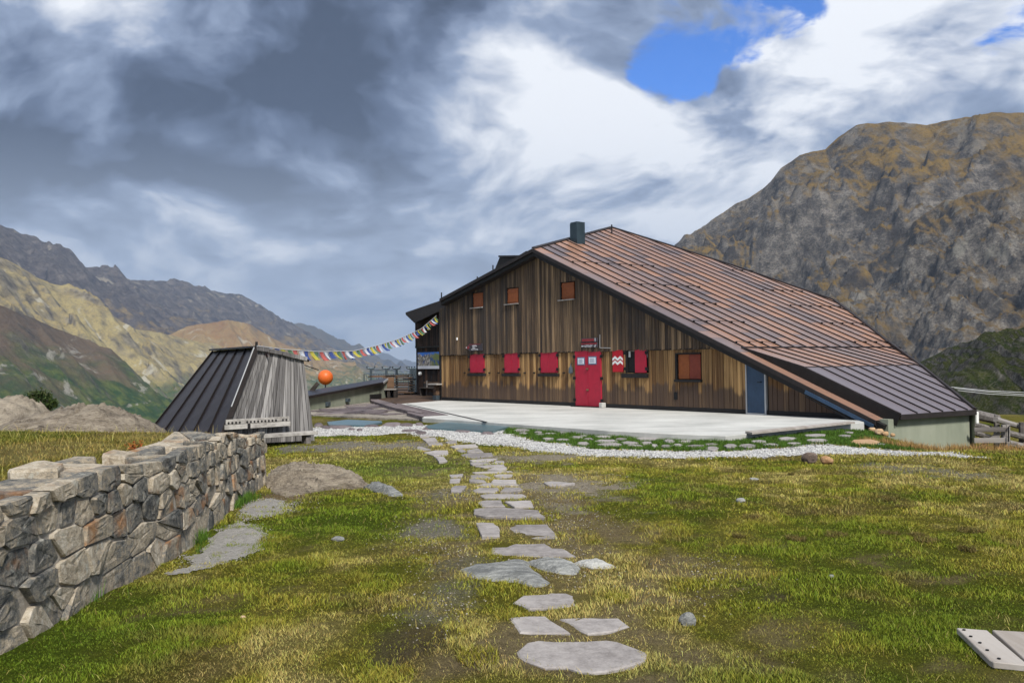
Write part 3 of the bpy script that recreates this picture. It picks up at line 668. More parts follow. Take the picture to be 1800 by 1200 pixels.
def boards(parent, openings, s0, s1, zlo, w, thick, mat, width, name='plank', ragged=0.0, low=True):
    s = s0
    while s < s1:
        wd = random.uniform(*width); e = min(s + wd - 0.017, s1); mid = (s + e) / 2
        zt_a, zt_b = roof_z(s) - TH, roof_z(e) - TH
        if low: zt_a, zt_b = min(zt_a, Z_BELT), min(zt_b, Z_BELT)
        zb = zlo - (random.uniform(0, ragged) if ragged else 0)
        segs = [(zb, zt_a, zt_b)]
        for (a, b, z0, z1) in openings.values():
            if a - 0.01 < mid < b + 0.01:
                ns = []
                for (lo, ta, tb) in segs:
                    if z1 <= lo or z0 >= min(ta, tb): ns.append((lo, ta, tb)); continue
                    if z0 - lo > 0.06: ns.append((lo, z0, z0))
                    if min(ta, tb) - z1 > 0.06: ns.append((z1, ta, tb))
                segs = ns
        dw = random.uniform(-0.006, 0.006)
        for (lo, ta, tb) in segs:
            if min(ta, tb) - lo < 0.05: continue
            p = []
            for wv in (w + dw, w + dw + thick):
                p.append((s, e, wv))
            b = MB()
            lt = (lo - 0.035, lo + 0.0) if (ragged and abs(lo - zb) < 1e-6) else (lo, lo)
            b.hexa([fac(s, lt[0], p[0][2]), fac(e, lt[1], p[0][2]), fac(e, lt[1], p[1][2]), fac(s, lt[0], p[1][2]),
                    fac(s, ta, p[0][2]), fac(e, tb, p[0][2]), fac(e, tb, p[1][2]), fac(s, ta, p[1][2])])
            b.build(name, mat, parent)
        s += wd
lw = MB().prism([fac(0, 0.30, -0.05), fac(S_END - 0.75, 0.30, -0.05), fac(min(S_END - 0.75, sA + (Z_BELT - RA.z + TH) / rk_r), Z_BELT - 0.4, -0.05), fac(0, Z_BELT - 0.02, -0.05)], FN * 0.03).build('lower_wall', M['black_wood'], hut)
boards(lw, OPEN_LOW, 0.0, S_END - 0.25, 0.14, 0.0, 0.026, M['plank_lower'], (0.13, 0.23))
s_bl = sA - (RA.z - TH - Z_BELT) / rk_l * 0 ; s_br = sA + (Z_BELT - RA.z + TH) / rk_r
uw = MB().prism([fac(0.0, Z_BELT, -0.045), fac(s_br - 0.2, Z_BELT, -0.045), fac(sA, RA.z - TH - 0.1, -0.045), fac(0.0, roof_z(0) - TH - 0.05, -0.045)], FN * 0.06).build('upper_wall', M['black_wood'], hut)
boards(uw, OPEN_UP, -0.06, s_br - 0.02, Z_BELT - 0.02, 0.055, 0.028, M['plank_upper'], (0.12, 0.19), ragged=0.05, low=False)
MB().box(fac(s_br / 2, Z_BELT - 0.045, 0.02), s_br, 0.07, 0.09, FD, FN, UP).build('belt_beam', M['black_wood'], hut)
d0, d1 = OPEN_LOW['door'][:2]; b0, b1 = OPEN_LOW['blue'][:2]
for a, b in ((0.02, d0 - 0.02), (d1 + 0.06, b0), (b1, S_END - 0.1)):
    MB().box(fac((a + b) / 2, 0.075, 0.0), b - a, 0.05, 0.14, FD, FN, UP).build('plinth_board', M['black_wood'], hut)
MB().box(fac(-0.03, (roof_z(0) - TH) / 2 + 0.05, -0.03), 0.10, 0.14, roof_z(0) - TH - 0.1, FD, FN, UP).build('corner_board', M['black_wood'], hut)
MB().prism([fac(0, 0, -0.31), fac(0, 0, -9), fac(0, roof_z(0) - TH - .1, -9), fac(0, roof_z(0) - TH - .1, -0.31)], FD * 0.2).build('side_wall', M['plank_wing'], hut)

# windows and doors
def leaf(parent, s0, s1, z0, z1, w, th, mat, name='shutter', bars=False):
    o = MB().box(fac((s0 + s1) / 2, (z0 + z1) / 2, w), s1 - s0, th, z1 - z0, FD, FN, UP).build(name, mat, parent, bevel=0.006)
    return o
def hinge(parent, s, z, w=0.075):
    MB().box(fac(s, z, w), 0.16, 0.02, 0.11, FD, FN, UP).build('hinge', M['black_metal'], parent, bevel=0.02)
for k, (key, (s0, s1, z0, z1)) in enumerate(list(OPEN_LOW.items())[:3]):
    win = MB().box(fac((s0 + s1) / 2, (z0 + z1) / 2, -0.03), s1 - s0, 0.02, z1 - z0, FD, FN, UP).build('window', M['black_wood'], hut)
    mid = (s0 + s1) / 2
    leaf(win, s0 + 0.01, mid - 0.006, z0, z1 - 0.01, 0.045, 0.035, M['red_paint']); leaf(win, mid + 0.006, s1 - 0.01, z0, z1 - 0.01, 0.045, 0.035, M['red_paint'])
    MB().box(fac(mid, z0 - 0.085, 0.07), s1 - s0 + 0.16, 0.15, 0.11, FD, FN, UP).build('sill', M['black_wood'], win)
    for sx in (s0 - 0.03, s1 + 0.02):
        for zz in (z1 - 0.14, z0 + 0.14): hinge(win, sx, zz)
    for sx in (s0 - 0.42, s1 + 0.36):
        MB().box(fac(sx, z0 + 0.0, 0.05), 0.12, 0.03, 0.05, FD, FN, UP).build('shutter_catch', M['black_metal'], win)
s0, s1, z0, z1 = OPEN_LOW['door']; mid = (s0 + s1) / 2; z0 = 0.03
door = MB().box(fac(mid, (z0 + z1) / 2, -0.04), s1 - s0, 0.02, z1 - z0, FD, FN, UP).build('door', M['black_wood'], hut); door['label'] = 'crimson double entrance door with two notices'
leaf(door, s0 + 0.01, mid - 0.006, z0, z1, 0.05, 0.05, M['red_paint'], 'door_leaf'); leaf(door, mid + 0.006, s1 - 0.01, z0, z1, 0.05, 0.05, M['red_paint'], 'door_leaf')
for (x0, x1, y0, y1) in ((1018.6, 1029.6, 629, 640), (1038, 1050.2, 627.4, 639)):
    a, b, c, e = rect(x0, x1, y0, y1)
    MB().box(fac((a + b) / 2, (c + e) / 2, 0.081), b - a + 0.07, 0.008, e - c + 0.06, FD, FN, UP).build('notice_border', M['paper_border'], door)
    MB().box(fac((a + b) / 2, (c + e) / 2, 0.087), b - a - 0.02, 0.008, e - c - 0.02, FD, FN, UP).build('notice', M['paper'], door)
    for q in range(5):
        MB().box(fac((a + b) / 2 - 0.02 * (q % 2), c + (e - c) * (0.22 + 0.14 * q), 0.0925), (b - a) * (0.7 - 0.12 * (q % 2)), 0.003, 0.012, FD, FN, UP).build('notice_line', M['paper_border'], door)
for sx in (s0 - 0.03, s1 + 0.03):
    for zz in (z1 - 0.26, (z0 + z1) / 2 - 0.02, z0 + 0.22): hinge(door, sx, zz, 0.08)
for zz in (fpx(1036, 648)[1], fpx(1037, 685)[1]):
    MB().box(fac(mid, zz, 0.10), 0.13, 0.05, 0.06, FD, FN, UP).build('door_lock', M['brass'], door, bevel=0.015)
MB().box(fac(s1 + 0.12, 0.09, 0.14), 0.18, 0.2, 0.18, FD, FN, UP).build('door_stop', M['concrete'], door, bevel=0.02)
MB().box(fac(mid, 0.012, 0.15), s1 - s0 + 0.1, 0.24, 0.03, FD, FN, UP).build('threshold', M['black_metal'], door)

# half open window with one leaf folded back, the other one painted with a zigzag
s0, s1, z0, z1 = OPEN_LOW['win']
win = MB().box(fac((s0 + s1) / 2, (z0 + z1) / 2, -0.10), s1 - s0, 0.02, z1 - z0, FD, FN, UP).build('window', M['glass_dark'], hut)
fr = MB(); wa, wb = fpx(1104, 640)[0], s1 - 0.05
fr.box(fac(wa + 0.04, (z0 + z1) / 2, -0.055), 0.08, 0.05, z1 - z0, FD, FN, UP); fr.box(fac(wb - 0.04, (z0 + z1) / 2, -0.055), 0.08, 0.05, z1 - z0, FD, FN, UP)
fr.box(fac((wa + wb) / 2, z1 - 0.04, -0.055), wb - wa - 0.162, 0.049, 0.08, FD, FN, UP); fr.box(fac((wa + wb) / 2, z0 + 0.04, -0.055), wb - wa - 0.162, 0.049, 0.08, FD, FN, UP)
fr.build('window_frame', M['white_paint'], win)
MB().tube([fac(wa + 0.42, z0 + 0.08, -0.06), fac(wa + 0.42, z0 + 0.24, -0.06), fac(wa + 0.42, z0 + 0.30, -0.06)], [0.035, 0.035, 0.014], 8).build('bottle', M['orange_wood'], win)
leaf(win, fpx(1118.5, 635)[0], s1, z0, z1 - 0.01, 0.055, 0.035, M['red_paint'])
MB().box(fac((s0 + s1) / 2 - 0.05, z0 - 0.10, 0.07), s1 - s0 + 0.22, 0.15, 0.15, FD, FN, UP).build('sill', M['black_wood'], win)
MB().box(fac(s0 + 0.0, (z0 + z1) / 2, -0.01), 0.07, 0.12, z1 - z0, FD, FN, UP).build('jamb', M['black_wood'], win)
for zz in (z1 - 0.14, z0 + 0.14): hinge(win, s1 + 0.02, zz); hinge(win, s0 - 0.03, zz)
a, b, c, e = rect(1078.8, 1097.4, 614, 653.5)
zs = leaf(win, a, b, c, e, 0.055, 0.035, M['red_bright'], 'folded_shutter'); zs['label'] = 'red shutter painted with white zigzag bands'
for k, zc in enumerate((c + (e - c) * 0.60, c + (e - c) * 0.415)):     # two white zigzag bands
    g = MB(); hh = (e - c) * 0.058; amp = (e - c) * 0.052; n = 4
    xs = [a + 0.004 + (b - a - 0.008) * i / n for i in range(n + 1)]; zz = [zc + (amp if i % 2 else -amp) for i in range(n + 1)]
    for i in range(n):
        g.prism([fac(xs[i], zz[i] - hh, 0.0735), fac(xs[i + 1], zz[i + 1] - hh, 0.0735), fac(xs[i + 1], zz[i + 1] + hh, 0.0735), fac(xs[i], zz[i] + hh, 0.0735)], FN * 0.004)
    zb = g.build('zigzag_band', M['white_paint'], win)

s0, s1, z0, z1 = OPEN_LOW['orange']; mid = (s0 + s1) / 2
win = MB().box(fac(mid, (z0 + z1) / 2, -0.05), s1 - s0, 0.02, z1 - z0, FD, FN, UP).build('window', M['black_wood'], hut)
leaf(win, s0 + 0.09, mid + 0.035, z0 + 0.03, z1 - 0.04, 0.02, 0.035, M['orange_wood']); leaf(win, mid + 0.047, s1 - 0.02, z0 + 0.03, z1 - 0.04, 0.02, 0.035, M['redbrown_wood'])
for (p, q, mt) in ((s0 + 0.10, mid + 0.03, 'orange_wood'), (mid + 0.05, s1 - 0.025, 'redbrown_wood')):
    for zz in (z0 + 0.17, z1 - 0.17): MB().box(fac((p + q) / 2, zz, 0.045), q - p, 0.02, 0.06, FD, FN, UP).build('shutter_batten', M[mt], win)
f2 = MB(); f2.box(fac(s0 + 0.03, (z0 + z1) / 2, 0.03), 0.06, 0.12, z1 - z0, FD, FN, UP); f2.box(fac(mid, z1 - 0.01, 0.03), s1 - s0, 0.119, 0.04, FD, FN, UP)
f2.build('window_frame', M['black_wood'], win)
MB().box(fac(mid, z0 - 0.03, 0.06), s1 - s0 + 0.08, 0.14, 0.08, FD, FN, UP).build('sill', M['black_wood'], win)
for key, (s0, s1, z0, z1) in OPEN_UP.items():
    mid = (s0 + s1) / 2
    win = MB().box(fac(mid, (z0 + z1) / 2, 0.0), s1 - s0, 0.03, z1 - z0, FD, FN, UP).build('window', M['black_wood'], hut)
    leaf(win, s0 + 0.05, s1 - 0.02, z0, z1 - 0.04, 0.045, 0.03, M['orange_wood'])
    for zz in (z0 + 0.10, z1 - 0.16): MB().box(fac(mid, zz, 0.068), s1 - s0 - 0.10, 0.016, 0.05, FD, FN, UP).build('shutter_batten', M['orange_wood'], win)
    MB().box(fac(mid - 0.03, z0 - 0.025, 0.10), s1 - s0 + 0.14, 0.12, 0.04, FD, FN, UP).build('sill', M['bench_wood'], win)
    MB().box(fac(s0 + 0.015, (z0 + z1) / 2, 0.06), 0.05, 0.07, z1 - z0, FD, FN, UP).build('jamb', M['black_wood'], win)
s0, s1, z0, z1 = OPEN_LOW['blue']
ztA, ztB = roof_z(s0) - TH - 0.05, roof_z(s1) - TH - 0.05
bd = MB().prism([fac(s0 + .04, 0.05, 0.0), fac(s1 - .05, 0.05, 0.0), fac(s1 - .05, ztB, 0.0), fac(s0 + .04, ztA, 0.0)], FN * 0.045).build('side_door', M['blue_door'], hut); bd['label'] = 'slate blue metal door cut to the roof slope'
fr = MB(); fr.box(fac(s0 + 0.015, ztA / 2, 0.02), 0.04, 0.09, ztA, FD, FN, UP); fr.box(fac(s1 - 0.02, ztB / 2, 0.02), 0.05, 0.09, ztB, FD, FN, UP); fr.box(fac((s0 + s1) / 2, 0.022, 0.03), s1 - s0 - 0.09, 0.10, 0.04, FD, FN, UP)
fr.build('door_frame', M['grey_paint'], bd)
MB().tube([fac(s1 - 0.15, 0.98, 0.05), fac(s1 - 0.15, 0.98, 0.11), fac(s1 - 0.27, 0.98, 0.11)], 0.014, 6).build('door_handle', M['black_metal'], bd)
a, b, c, e = rect(1186, 1192, 689, 702)
MB().box(fac((a + b) / 2, (c + e) / 2, 0.035), b - a, 0.03, e - c, FD, FN, UP).build('vent_grille', M['black_metal'], hut)
MB().tube([fac(fpx(1058, 588)[0], fpx(1058, 588)[1], 0.10), fac(fpx(1058, 611)[0], fpx(1058, 611)[1], 0.10), fac(fpx(1077, 611.5)[0], fpx(1077, 611.5)[1], 0.10)], 0.012, 5).build('wall_cable', M['grey_paint'], hut)
sx, zx = fpx(807, 595.5); MB().box(fac(sx, zx, 0.11), 0.07, 0.05, 0.12, FD, FN, UP).build('wall_sensor', M['white_paint'], hut, bevel=0.01)

# verges
def verge(A, B, name):
    A, B = Vector(A), Vector(B)
    b = MB(); dn = Vector((0, 0, -1))
    b.prism([A - UP * 0.0, B - UP * 0.0, B + dn * 0.13, A + dn * 0.13], FN * 0.05)
    o = b.build(name, M['barge'], hut)
    b = MB(); b.prism([A + dn * 0.135 - FN * 0.06, B + dn * 0.135 - FN * 0.06, B + dn * 0.29 - FN * 0.06, A + dn * 0.29 - FN * 0.06], FN * 0.045); b.build('fascia_board', M['black_wood'], hut)
    b = MB(); b.prism([A + dn * 0.30 - FN * 0.44, B + dn * 0.30 - FN * 0.44, B + dn * 0.31 - FN * 0.06, A + dn * 0.31 - FN * 0.06], UP * 0.02); b.build('soffit_board', M['barge'], hut)
    return o
verge(RA - RD * 0.0, RE, 'bargeboard'); verge(LT, RA, 'bargeboard')

# roof, right plane: runs of sheet between standing seams
OUT = [RA] + [onR(x, y) for x, y in ((1075, 400), (1180, 432.5), (1292, 468), (1388, 501), (1466, 527.5), (1522, 570), (1563, 603))]
LIFT = 0.30
OVER = [onR(1622, 646, LIFT), onR(1713, 720, LIFT)]
uvo = [uv(p) for p in OUT] + [uv(p, LIFT) for p in OVER]
U = [p[0] for p in uvo]; V = [p[1] for p in uvo]
V1 = uv(onR(1312, 611.5))[1]; V2 = uv(onR(1392, 646, LIFT), LIFT)[1]; VE = uv(onR(1548, 731, LIFT), LIFT)[1]; VR = uv(RE)[1]
UO = uv(onR(1318, 613))[0] * 0.6
SP = (uv(onR(1138, 468))[0] - uv(onR(1000, 462))[0]) / 7.0
def vtop(u): return float(np.interp(u, U, V))
def lift_at(v): return 0.0 if v <= V1 else LIFT * min((v - V1) / (V2 - V1), 1.0)
UMAX = U[-1]
def sheet_mesh(name, rows, mat):
    """rows: list of (outline, tone)"""
    b = MB()
    for q, tone in rows: b.add(q, [tuple(range(len(q)))])
    me = b.mesh(name, mat); a = me.attributes.new('sheet', 'FLOAT', 'FACE')
    a.data.foreach_set('value', np.array([r[1] for r in rows], np.float32)); return me
def clip(poly, ax, lim, keep_below):
    res = []
    for k in range(len(poly)):
        p, q = poly[k], poly[(k + 1) % len(poly)]; dp, dq = p[ax] - lim, q[ax] - lim
        if not keep_below: dp, dq = -dp, -dq
        if dp <= 0: res.append(p)
        if (dp < 0 < dq) or (dq < 0 < dp):
            f = dp / (dp - dq); res.append((p[0] + (q[0] - p[0]) * f, p[1] + (q[1] - p[1]) * f))
    return res
def cut(poly, u0, u1, v0, v1):
    for ax, lim, kb in ((0, u0, False), (0, u1, True), (1, v0, False), (1, v1, True)):
        poly = clip(poly, ax, lim, kb)
        if len(poly) < 3: return []
    return poly
def vspan(poly, u):
    vs_ = []
    for k in range(len(poly)):
        p, q = poly[k], poly[(k + 1) % len(poly)]
        if (p[0] - u) * (q[0] - u) < 0: f = (u - p[0]) / (q[0] - p[0]); vs_.append(p[1] + (q[1] - p[1]) * f)
    return (min(vs_), max(vs_)) if len(vs_) >= 2 else None
far1 = uvo[7]; far1 = (far1[0] + (uvo[8][0] - far1[0]) * 0.0, far1[1])
UVP = [(0.0, 0.0)] + uvo[1:8] + ([(far1[0], V1)] if far1[1] < V1 else []) + [(UO, V1), (UO, VR), (0.0, VR)]
roofR = MB().prism([roofP(p[0], p[1], -0.03) for p in UVP[:-3]] + [roofP(uvo[9][0], VE - .1, -.03), roofP(0.03, VE - .1, -.03)], -RN * 0.12).build('roof', M['black_wood'], hut); roofR['label'] = 'rust-mottled standing seam roof plane'
seam_us = []; u = 0.0
UTOP = max(p[0] for p in UVP)
while u < UTOP - 0.02:
    u1 = min(u + SP, UTOP); strip = cut(UVP, u, u1, -99, 99); rows = []
    if strip:
        lo, hi = min(p[1] for p in strip), max(p[1] for p in strip); vc = lo; tone = random.random(); first = True
        while vc < hi - 1e-4:
            nx_ = vc + (random.uniform(0.6, 2.0) if first else random.choice((0.35, 0.6, 0.6, 1.2, 1.2, 1.8, 2.4))); first = False
            if hi - nx_ < 0.25: nx_ = hi + 1e-3
            pc_ = cut(strip, -99, 99, vc, nx_)
            if len(pc_) >= 3: rows.append(([roofP(p[0], p[1], .001 + .003 * (p[1] - vc) / (nx_ - vc)) for p in pc_], tone))
            vc = nx_; tone = random.random() if random.random() < 0.75 else tone
        if rows: link_mesh('roof_panel', sheet_mesh('roof_panel', rows, M['roof_old']), None, roofR)
    seam_us.append(u); u += SP
def rib(a, b, parent, w=0.025, h=0.04, name='standing_seam', mat='seam', n=RN):
    a, b = Vector(a), Vector(b); MB().beam(a + n * h / 2, b + n * h / 2, w, h, n).build(name, M[mat], parent)
for u in seam_us[1:]:
    sp_ = vspan(UVP, u + 1e-5)
    if sp_ and sp_[1] - sp_[0] > 0.1: rib(roofP(u, sp_[0]), roofP(u, sp_[1]), roofR)
for i in range(len(OUT) - 1):
    rib(OUT[i], OUT[i + 1], roofR, 0.14, 0.05, 'ridge_cap', 'barge')
# snow guards: bars carried on the seams, two groups on the slope
gl = [(1000, 462, 0, 7), (1070, 500, 0, 7), (1138, 533, 0, 5), (1207, 567, 0, 4), (1283, 604, 0, 3)]
gr = [(1282, 476, 2), (1343, 511.5, 4), (1393, 539, 5), (1446, 570, 4), (1506, 603.3, 3)]
def guard(u0, n, v):
    g = MB(); i0 = round(u0 / SP); us = [(i0 + j) * SP for j in range(n + 1)]
    g.tube([roofP(us[0] - 0.05, v, 0.075), roofP(us[-1] + 0.05, v, 0.075)], 0.011, 6)
    o = g.build('snow_guard', M['black_metal'], roofR)
    for q in us: MB().box(roofP(q, v, 0.055), 0.035, 0.045, 0.06, CD, RD, RN).build('guard_clamp', M['black_metal'], roofR)
for x, y, _, n in gl: q = uv(onR(x, y)); guard(max(q[0], SP), n, q[1])
for x, y, n in gr: q = uv(onR(x, y)); guard(q[0], n, q[1])

# raised lower roof in newer dark sheet
over = MB()
cheek = [roofP(UO, V1, -0.02), roofP(UO, V2, -0.02), roofP(UO, VE, -0.02), roofP(UO, VE, LIFT), roofP(UO, V2, LIFT), roofP(UO, V1 + .02, 0.02)]
over.prism(cheek, -CD * 0.03)
lowR = over.build('lower_roof', M['black_wood'], hut); lowR['label'] = 'raised dark grey sheet metal lower roof'
UVO = [(UO, V1), (far1[0], V1), uvo[8], uvo[9], (UO, VE)]
us2 = [UO]; first = math.ceil(UO / SP + 0.25) * SP; UM2 = max(p[0] for p in UVO)
while first < UM2: us2.append(first); first += SP
us2.append(UM2)
for a, b in zip(us2[:-1], us2[1:]):
    for v0, v1, mt, nm in ((V1, V2, 'roof_old', 'kick_panel'), (V2, VE, 'roof_new', 'roof_panel')):
        pc_ = cut(UVO, a, b, v0, v1)
        if len(pc_) >= 3 and max(p[1] for p in pc_) - min(p[1] for p in pc_) > 0.03:
            link_mesh(nm, sheet_mesh(nm, [([roofP(p[0], p[1], lift_at(p[1]) + .006) for p in pc_], random.uniform(0.25, 0.95))], M[mt]), None, lowR)
for a in us2[1:-1]:
    sp_ = vspan(UVO, a + 1e-5)
    if not sp_: continue
    for v0, v1 in ((max(sp_[0], V1), min(sp_[1], V2)), (max(sp_[0], V2), sp_[1])):
        if v1 - v0 > 0.05: rib(roofP(a, v0, lift_at(v0)), roofP(a, v1, lift_at(v1)), lowR)
rib(roofP(UO, V2, LIFT), roofP(uvo[8][0], V2, LIFT), lowR, 0.03, 0.02, 'sheet_joint')
rib(roofP(UO, V1, 0.01), roofP(far1[0], V1, 0.01), lowR, 0.05, 0.03, 'sheet_joint')
UMAX = uvo[9][0]
for A, B in (((UO, V1, 0.0), (UO, V2, LIFT)), ((UO, V2, LIFT), (UO, VE, LIFT))):
    rib(roofP(*A), roofP(*B), lowR, 0.05, 0.04, 'edge_flashing', 'barge')
rib(roofP(*uvo[7], 0), OVER[0], lowR, 0.10, 0.06, 'edge_flashing', 'barge'); rib(OVER[0], OVER[1], lowR, 0.10, 0.06, 'edge_flashing', 'barge')
MB().beam(roofP(UO, VE, LIFT - 0.07), roofP(UMAX + 0.05, VE, LIFT - 0.07), 0.08, 0.13).build('eaves_board', M['barge'], lowR)
# far side closure of the lower roof
MB().add([OUT[-1], OVER[0], OVER[1], OVER[1] - UP * 1.9 - CD * .02, OUT[-1] - UP * 2.2 - CD * .02], [(0, 1, 2, 3, 4)]).build('end_closure', M['render_green'], hut)
# green-grey rendered wall under the eaves
E3, D3 = roofP(UO + 0.06, VE, LIFT - 0.13), roofP(UMAX + 0.02, VE, LIFT - 0.13)
inw = -(RD - UP * RD.z).normalized()
w0, w1 = E3 + inw * 0.14, D3 + inw * 0.14
MB().prism([w0, w1, Vector((w1.x, w1.y, -2.2)), Vector((w0.x, w0.y, -1.2))], inw * 0.3).build('rendered_wall', M['render_green'], hut)
wr = w0 + inw * 0.0 - CD * 0.3
MB().prism([w0 - CD * .002, wr, Vector((wr.x, wr.y, -1.0)), Vector((w0.x, w0.y, -1.0)) - CD * .002], inw * 0.6).build('wall_return', M['render_green'], hut)
MB().box(D3 + CD * 0.12 - UP * 0.10, 0.09, 0.09, 0.34).build('downpipe', M['white_paint'], hut, bevel=0.02)
# blue-grey gutter lying along the verge foot
g0, g1 = RE + (RA - RE).normalized() * 2.3, RE + (RA - RE).normalized() * 0.05
MB().beam(g0 - UP * 0.17 + FN * 0.06, g1 - UP * 0.17 + FN * 0.06, 0.04, 0.10).build('verge_flashing', M['blue_door'], hut)
MB().beam(g0 - UP * 0.30 + FN * 0.07, g1 - UP * 0.30 + FN * 0.07, 0.03, 0.03).build('verge_rail', M['black_metal'], hut)
# left plane and the hidden back planes, closing the body
B3 = OUT[1]; Lb = LT + (B3 - RA) * 1.0 - FN * 4
LN = (B3 - RA).cross(LT - RA).normalized(); LN = LN if LN.z > 0 else -LN
MB().prism([RA, B3, Lb, LT], -LN * 0.12).build('roof_far_side', M['dark_metal'], hut)
bk = B3 - FN * 8 - UP * 4.5
MB().add([B3, OUT[5], OUT[7], OVER[1] - CD * .5 + inw * .6 - UP * .2, OVER[1] - UP * 2 - CD * .5 + inw * .6, bk - UP * 2, bk, Lb], [(0, 7, 6, 1), (1, 6, 2), (2, 6, 5, 4, 3)]).build('roof_back', M['dark_metal'], hut)
# chimney, dormer and rod on the ridge
def ridge_box(xc, y0, y1, w, depth, name, mat, bev=0.0):
    base = on_plane(xc, y1, RA - FN * 3.5, FN); topz = on_plane(xc, y0, RA - FN * 3.5, FN).z
    return MB().box((base.x, base.y, (base.z + topz) / 2 - 0.3), w, depth, topz - base.z + 0.6, FD, FN, UP).build(name, M[mat], hut, bevel=bev)
cq = on_plane(1008, 412, RA - FN * 3.0, FN); ct = on_plane(1008, 389.5, RA - FN * 3.0, FN); ww = (on_plane(1023, 400, RA - FN * 3, FN) - on_plane(998.5, 400, RA - FN * 3, FN)).length * 0.5
h = ct.z - cq.z; A = Vector((cq.x, cq.y, cq.z - 0.8))
chim = MB(); prof = [(-ww / 2, 0), (ww / 2, 0), (ww / 2, h + 0.78)] + [(-ww / 2 + ww * 0.18 * (1 - math.sin(a)), h + 0.66 + 0.12 * math.cos(a)) for a in (0.2, 0.6, 1.0, 1.4)]
chim.prism([A + FD * p + UP * q for p, q in prof], -FN * 0.45); ch = chim.build('chimney', M['chimney'], roofR)
MB().box(A + UP * (h + 0.45) - FD * (ww / 2 + 0.03) - FN * 0.35, 0.05, 0.4, 0.28, FD, FN, UP).build('flue_flap', M['black_metal'], roofR)
MB().tube([onR(1075.5, 411), onR(1075.5, 411) + UP * 0.42], 0.035, 6).build('ridge_rod', M['black_metal'], roofR)
dq = [on_plane(x, y, RA - FN * 3.5, FN) for x, y in ((869, 475), (879, 450), (911, 449.5), (925, 441), (925, 475))]
dm = MB().prism(dq, -FN * 3.0).build('dormer', M['barge'], hut)
tq = [on_plane(x, y, RA - FN * 3.4, FN) for x, y in ((876, 449), (912, 448.5), (912, 451), (876, 452))]
MB().prism(tq, -FN * 3.2).build('dormer_roof', M['dark_metal'], dm)
for x, y0, y1 in ((866.5, 466, 476), (839, 486, 492), (776, 514, 528)):
    a = on_plane(x, y1, RA - FN * 1.0, FN); b = on_plane(x, y0, RA - FN * 1.0, FN); MB().tube([a, b], 0.03, 5).build('roof_pin', M['black_metal'], hut)

# ------------------------------------------------------------------ dark side wing, set back
WW = -2.9
q = on_z(733, 694, 0); sW = (q - P0).dot(FD); WW = (q - P0).dot(FN)
def wpx(x, y, dw=0.0): g = on_plane(x, y, P0 + FN * (WW + dw), FN); return (g - P0).dot(FD), g.z
zt = wpx(733, 556)[1]; zm = wpx(745, 609)[1]
wing = MB().prism([fac(sW, -0.4, WW), fac(0.4, -0.4, WW), fac(0.4, zt + 1.4, WW), fac(sW, zt, WW)], -FN * 7).build('side_wing', M['black_wood'], hut); wing['label'] = 'dark set-back side wing with a poster'
s = sW
while s < 0.3:
    wd = random.uniform(0.16, 0.24); e = s + wd - 0.012
    for (lo, hi, w) in ((0.1, zm - 0.06, 0.002), (zm, zt + 0.19 * (s - sW), 0.05)):
        MB().hexa([fac(s, lo, WW + w), fac(e, lo, WW + w), fac(e, lo, WW + w + .025), fac(s, lo, WW + w + .025), fac(s, hi, WW + w), fac(e, hi, WW + w), fac(e, hi, WW + w + .025), fac(s, hi, WW + w + .025)]).build('plank', M['plank_wing'], wing)
    s += wd
a = fac(*wpx(713, 549, 0.5), WW + 0.5); b = fac(*wpx(776, 527.5, 0.5), WW + 0.5); b = b + (b - a) * 0.4
wr_ = MB().prism([a, b, b - UP * 0.38, a + (b - a) * 0.18 - UP * 0.72, a - UP * 0.12], -FN * 7.6).build('wing_roof', M['barge'], hut)
MB().beam(fac(sW, zm - 0.03, WW + .05), fac(0.3, zm - 0.03, WW + .05), 0.08, 0.08).build('wing_belt', M['black_wood'], wing)

# ------------------------------------------------------------------ concrete terrace and paving by the hut
def drape(poly, dz): return [Vector((p[0], p[1], float(gz(p[0], p[1])) + dz)) for p in poly]
def flat(poly, z): return [Vector((p[0], p[1], z)) for p in poly]
def prism_poly(name, poly, z0, z1, mat, parent=None, bevel=0.0):
    return MB().prism(flat(poly, z0), (0, 0, z1 - z0)).build(name, mat, parent, bevel=bevel)
terr = MB().prism(flat(SLAB, -0.30), (0, 0, 0.30)); o = link_mesh('terrace', terr.mesh('terrace', M['concrete'], bevel=0.012)); tag(o, kind='structure')
# expansion joint
jt = P2([(714, 710.3), (716.5, 709.8), (857, 741.0), (851, 741.4)], 0.005); prism_poly('drain_channel', jt, 0.001, 0.006, M['black_metal'], o)
prism_poly('brown_ramp', P2([(697, 709), (703, 709.5), (788, 729.3), (742, 732), (700, 718)], 0.0), -0.25, 0.012, M['slate'], o)
# boarded deck towards the valley
deckp = P2([(655, 703), (640, 690), (650, 676), (720, 672), (800, 680), (800, 707), (778, 703.4), (704, 709.4)], 0.0)
deck = tag(link_mesh('deck', MB().prism(flat(deckp, -0.6), (0, 0, 0.595)).mesh('deck', M['brown_wood'])), kind='structure')
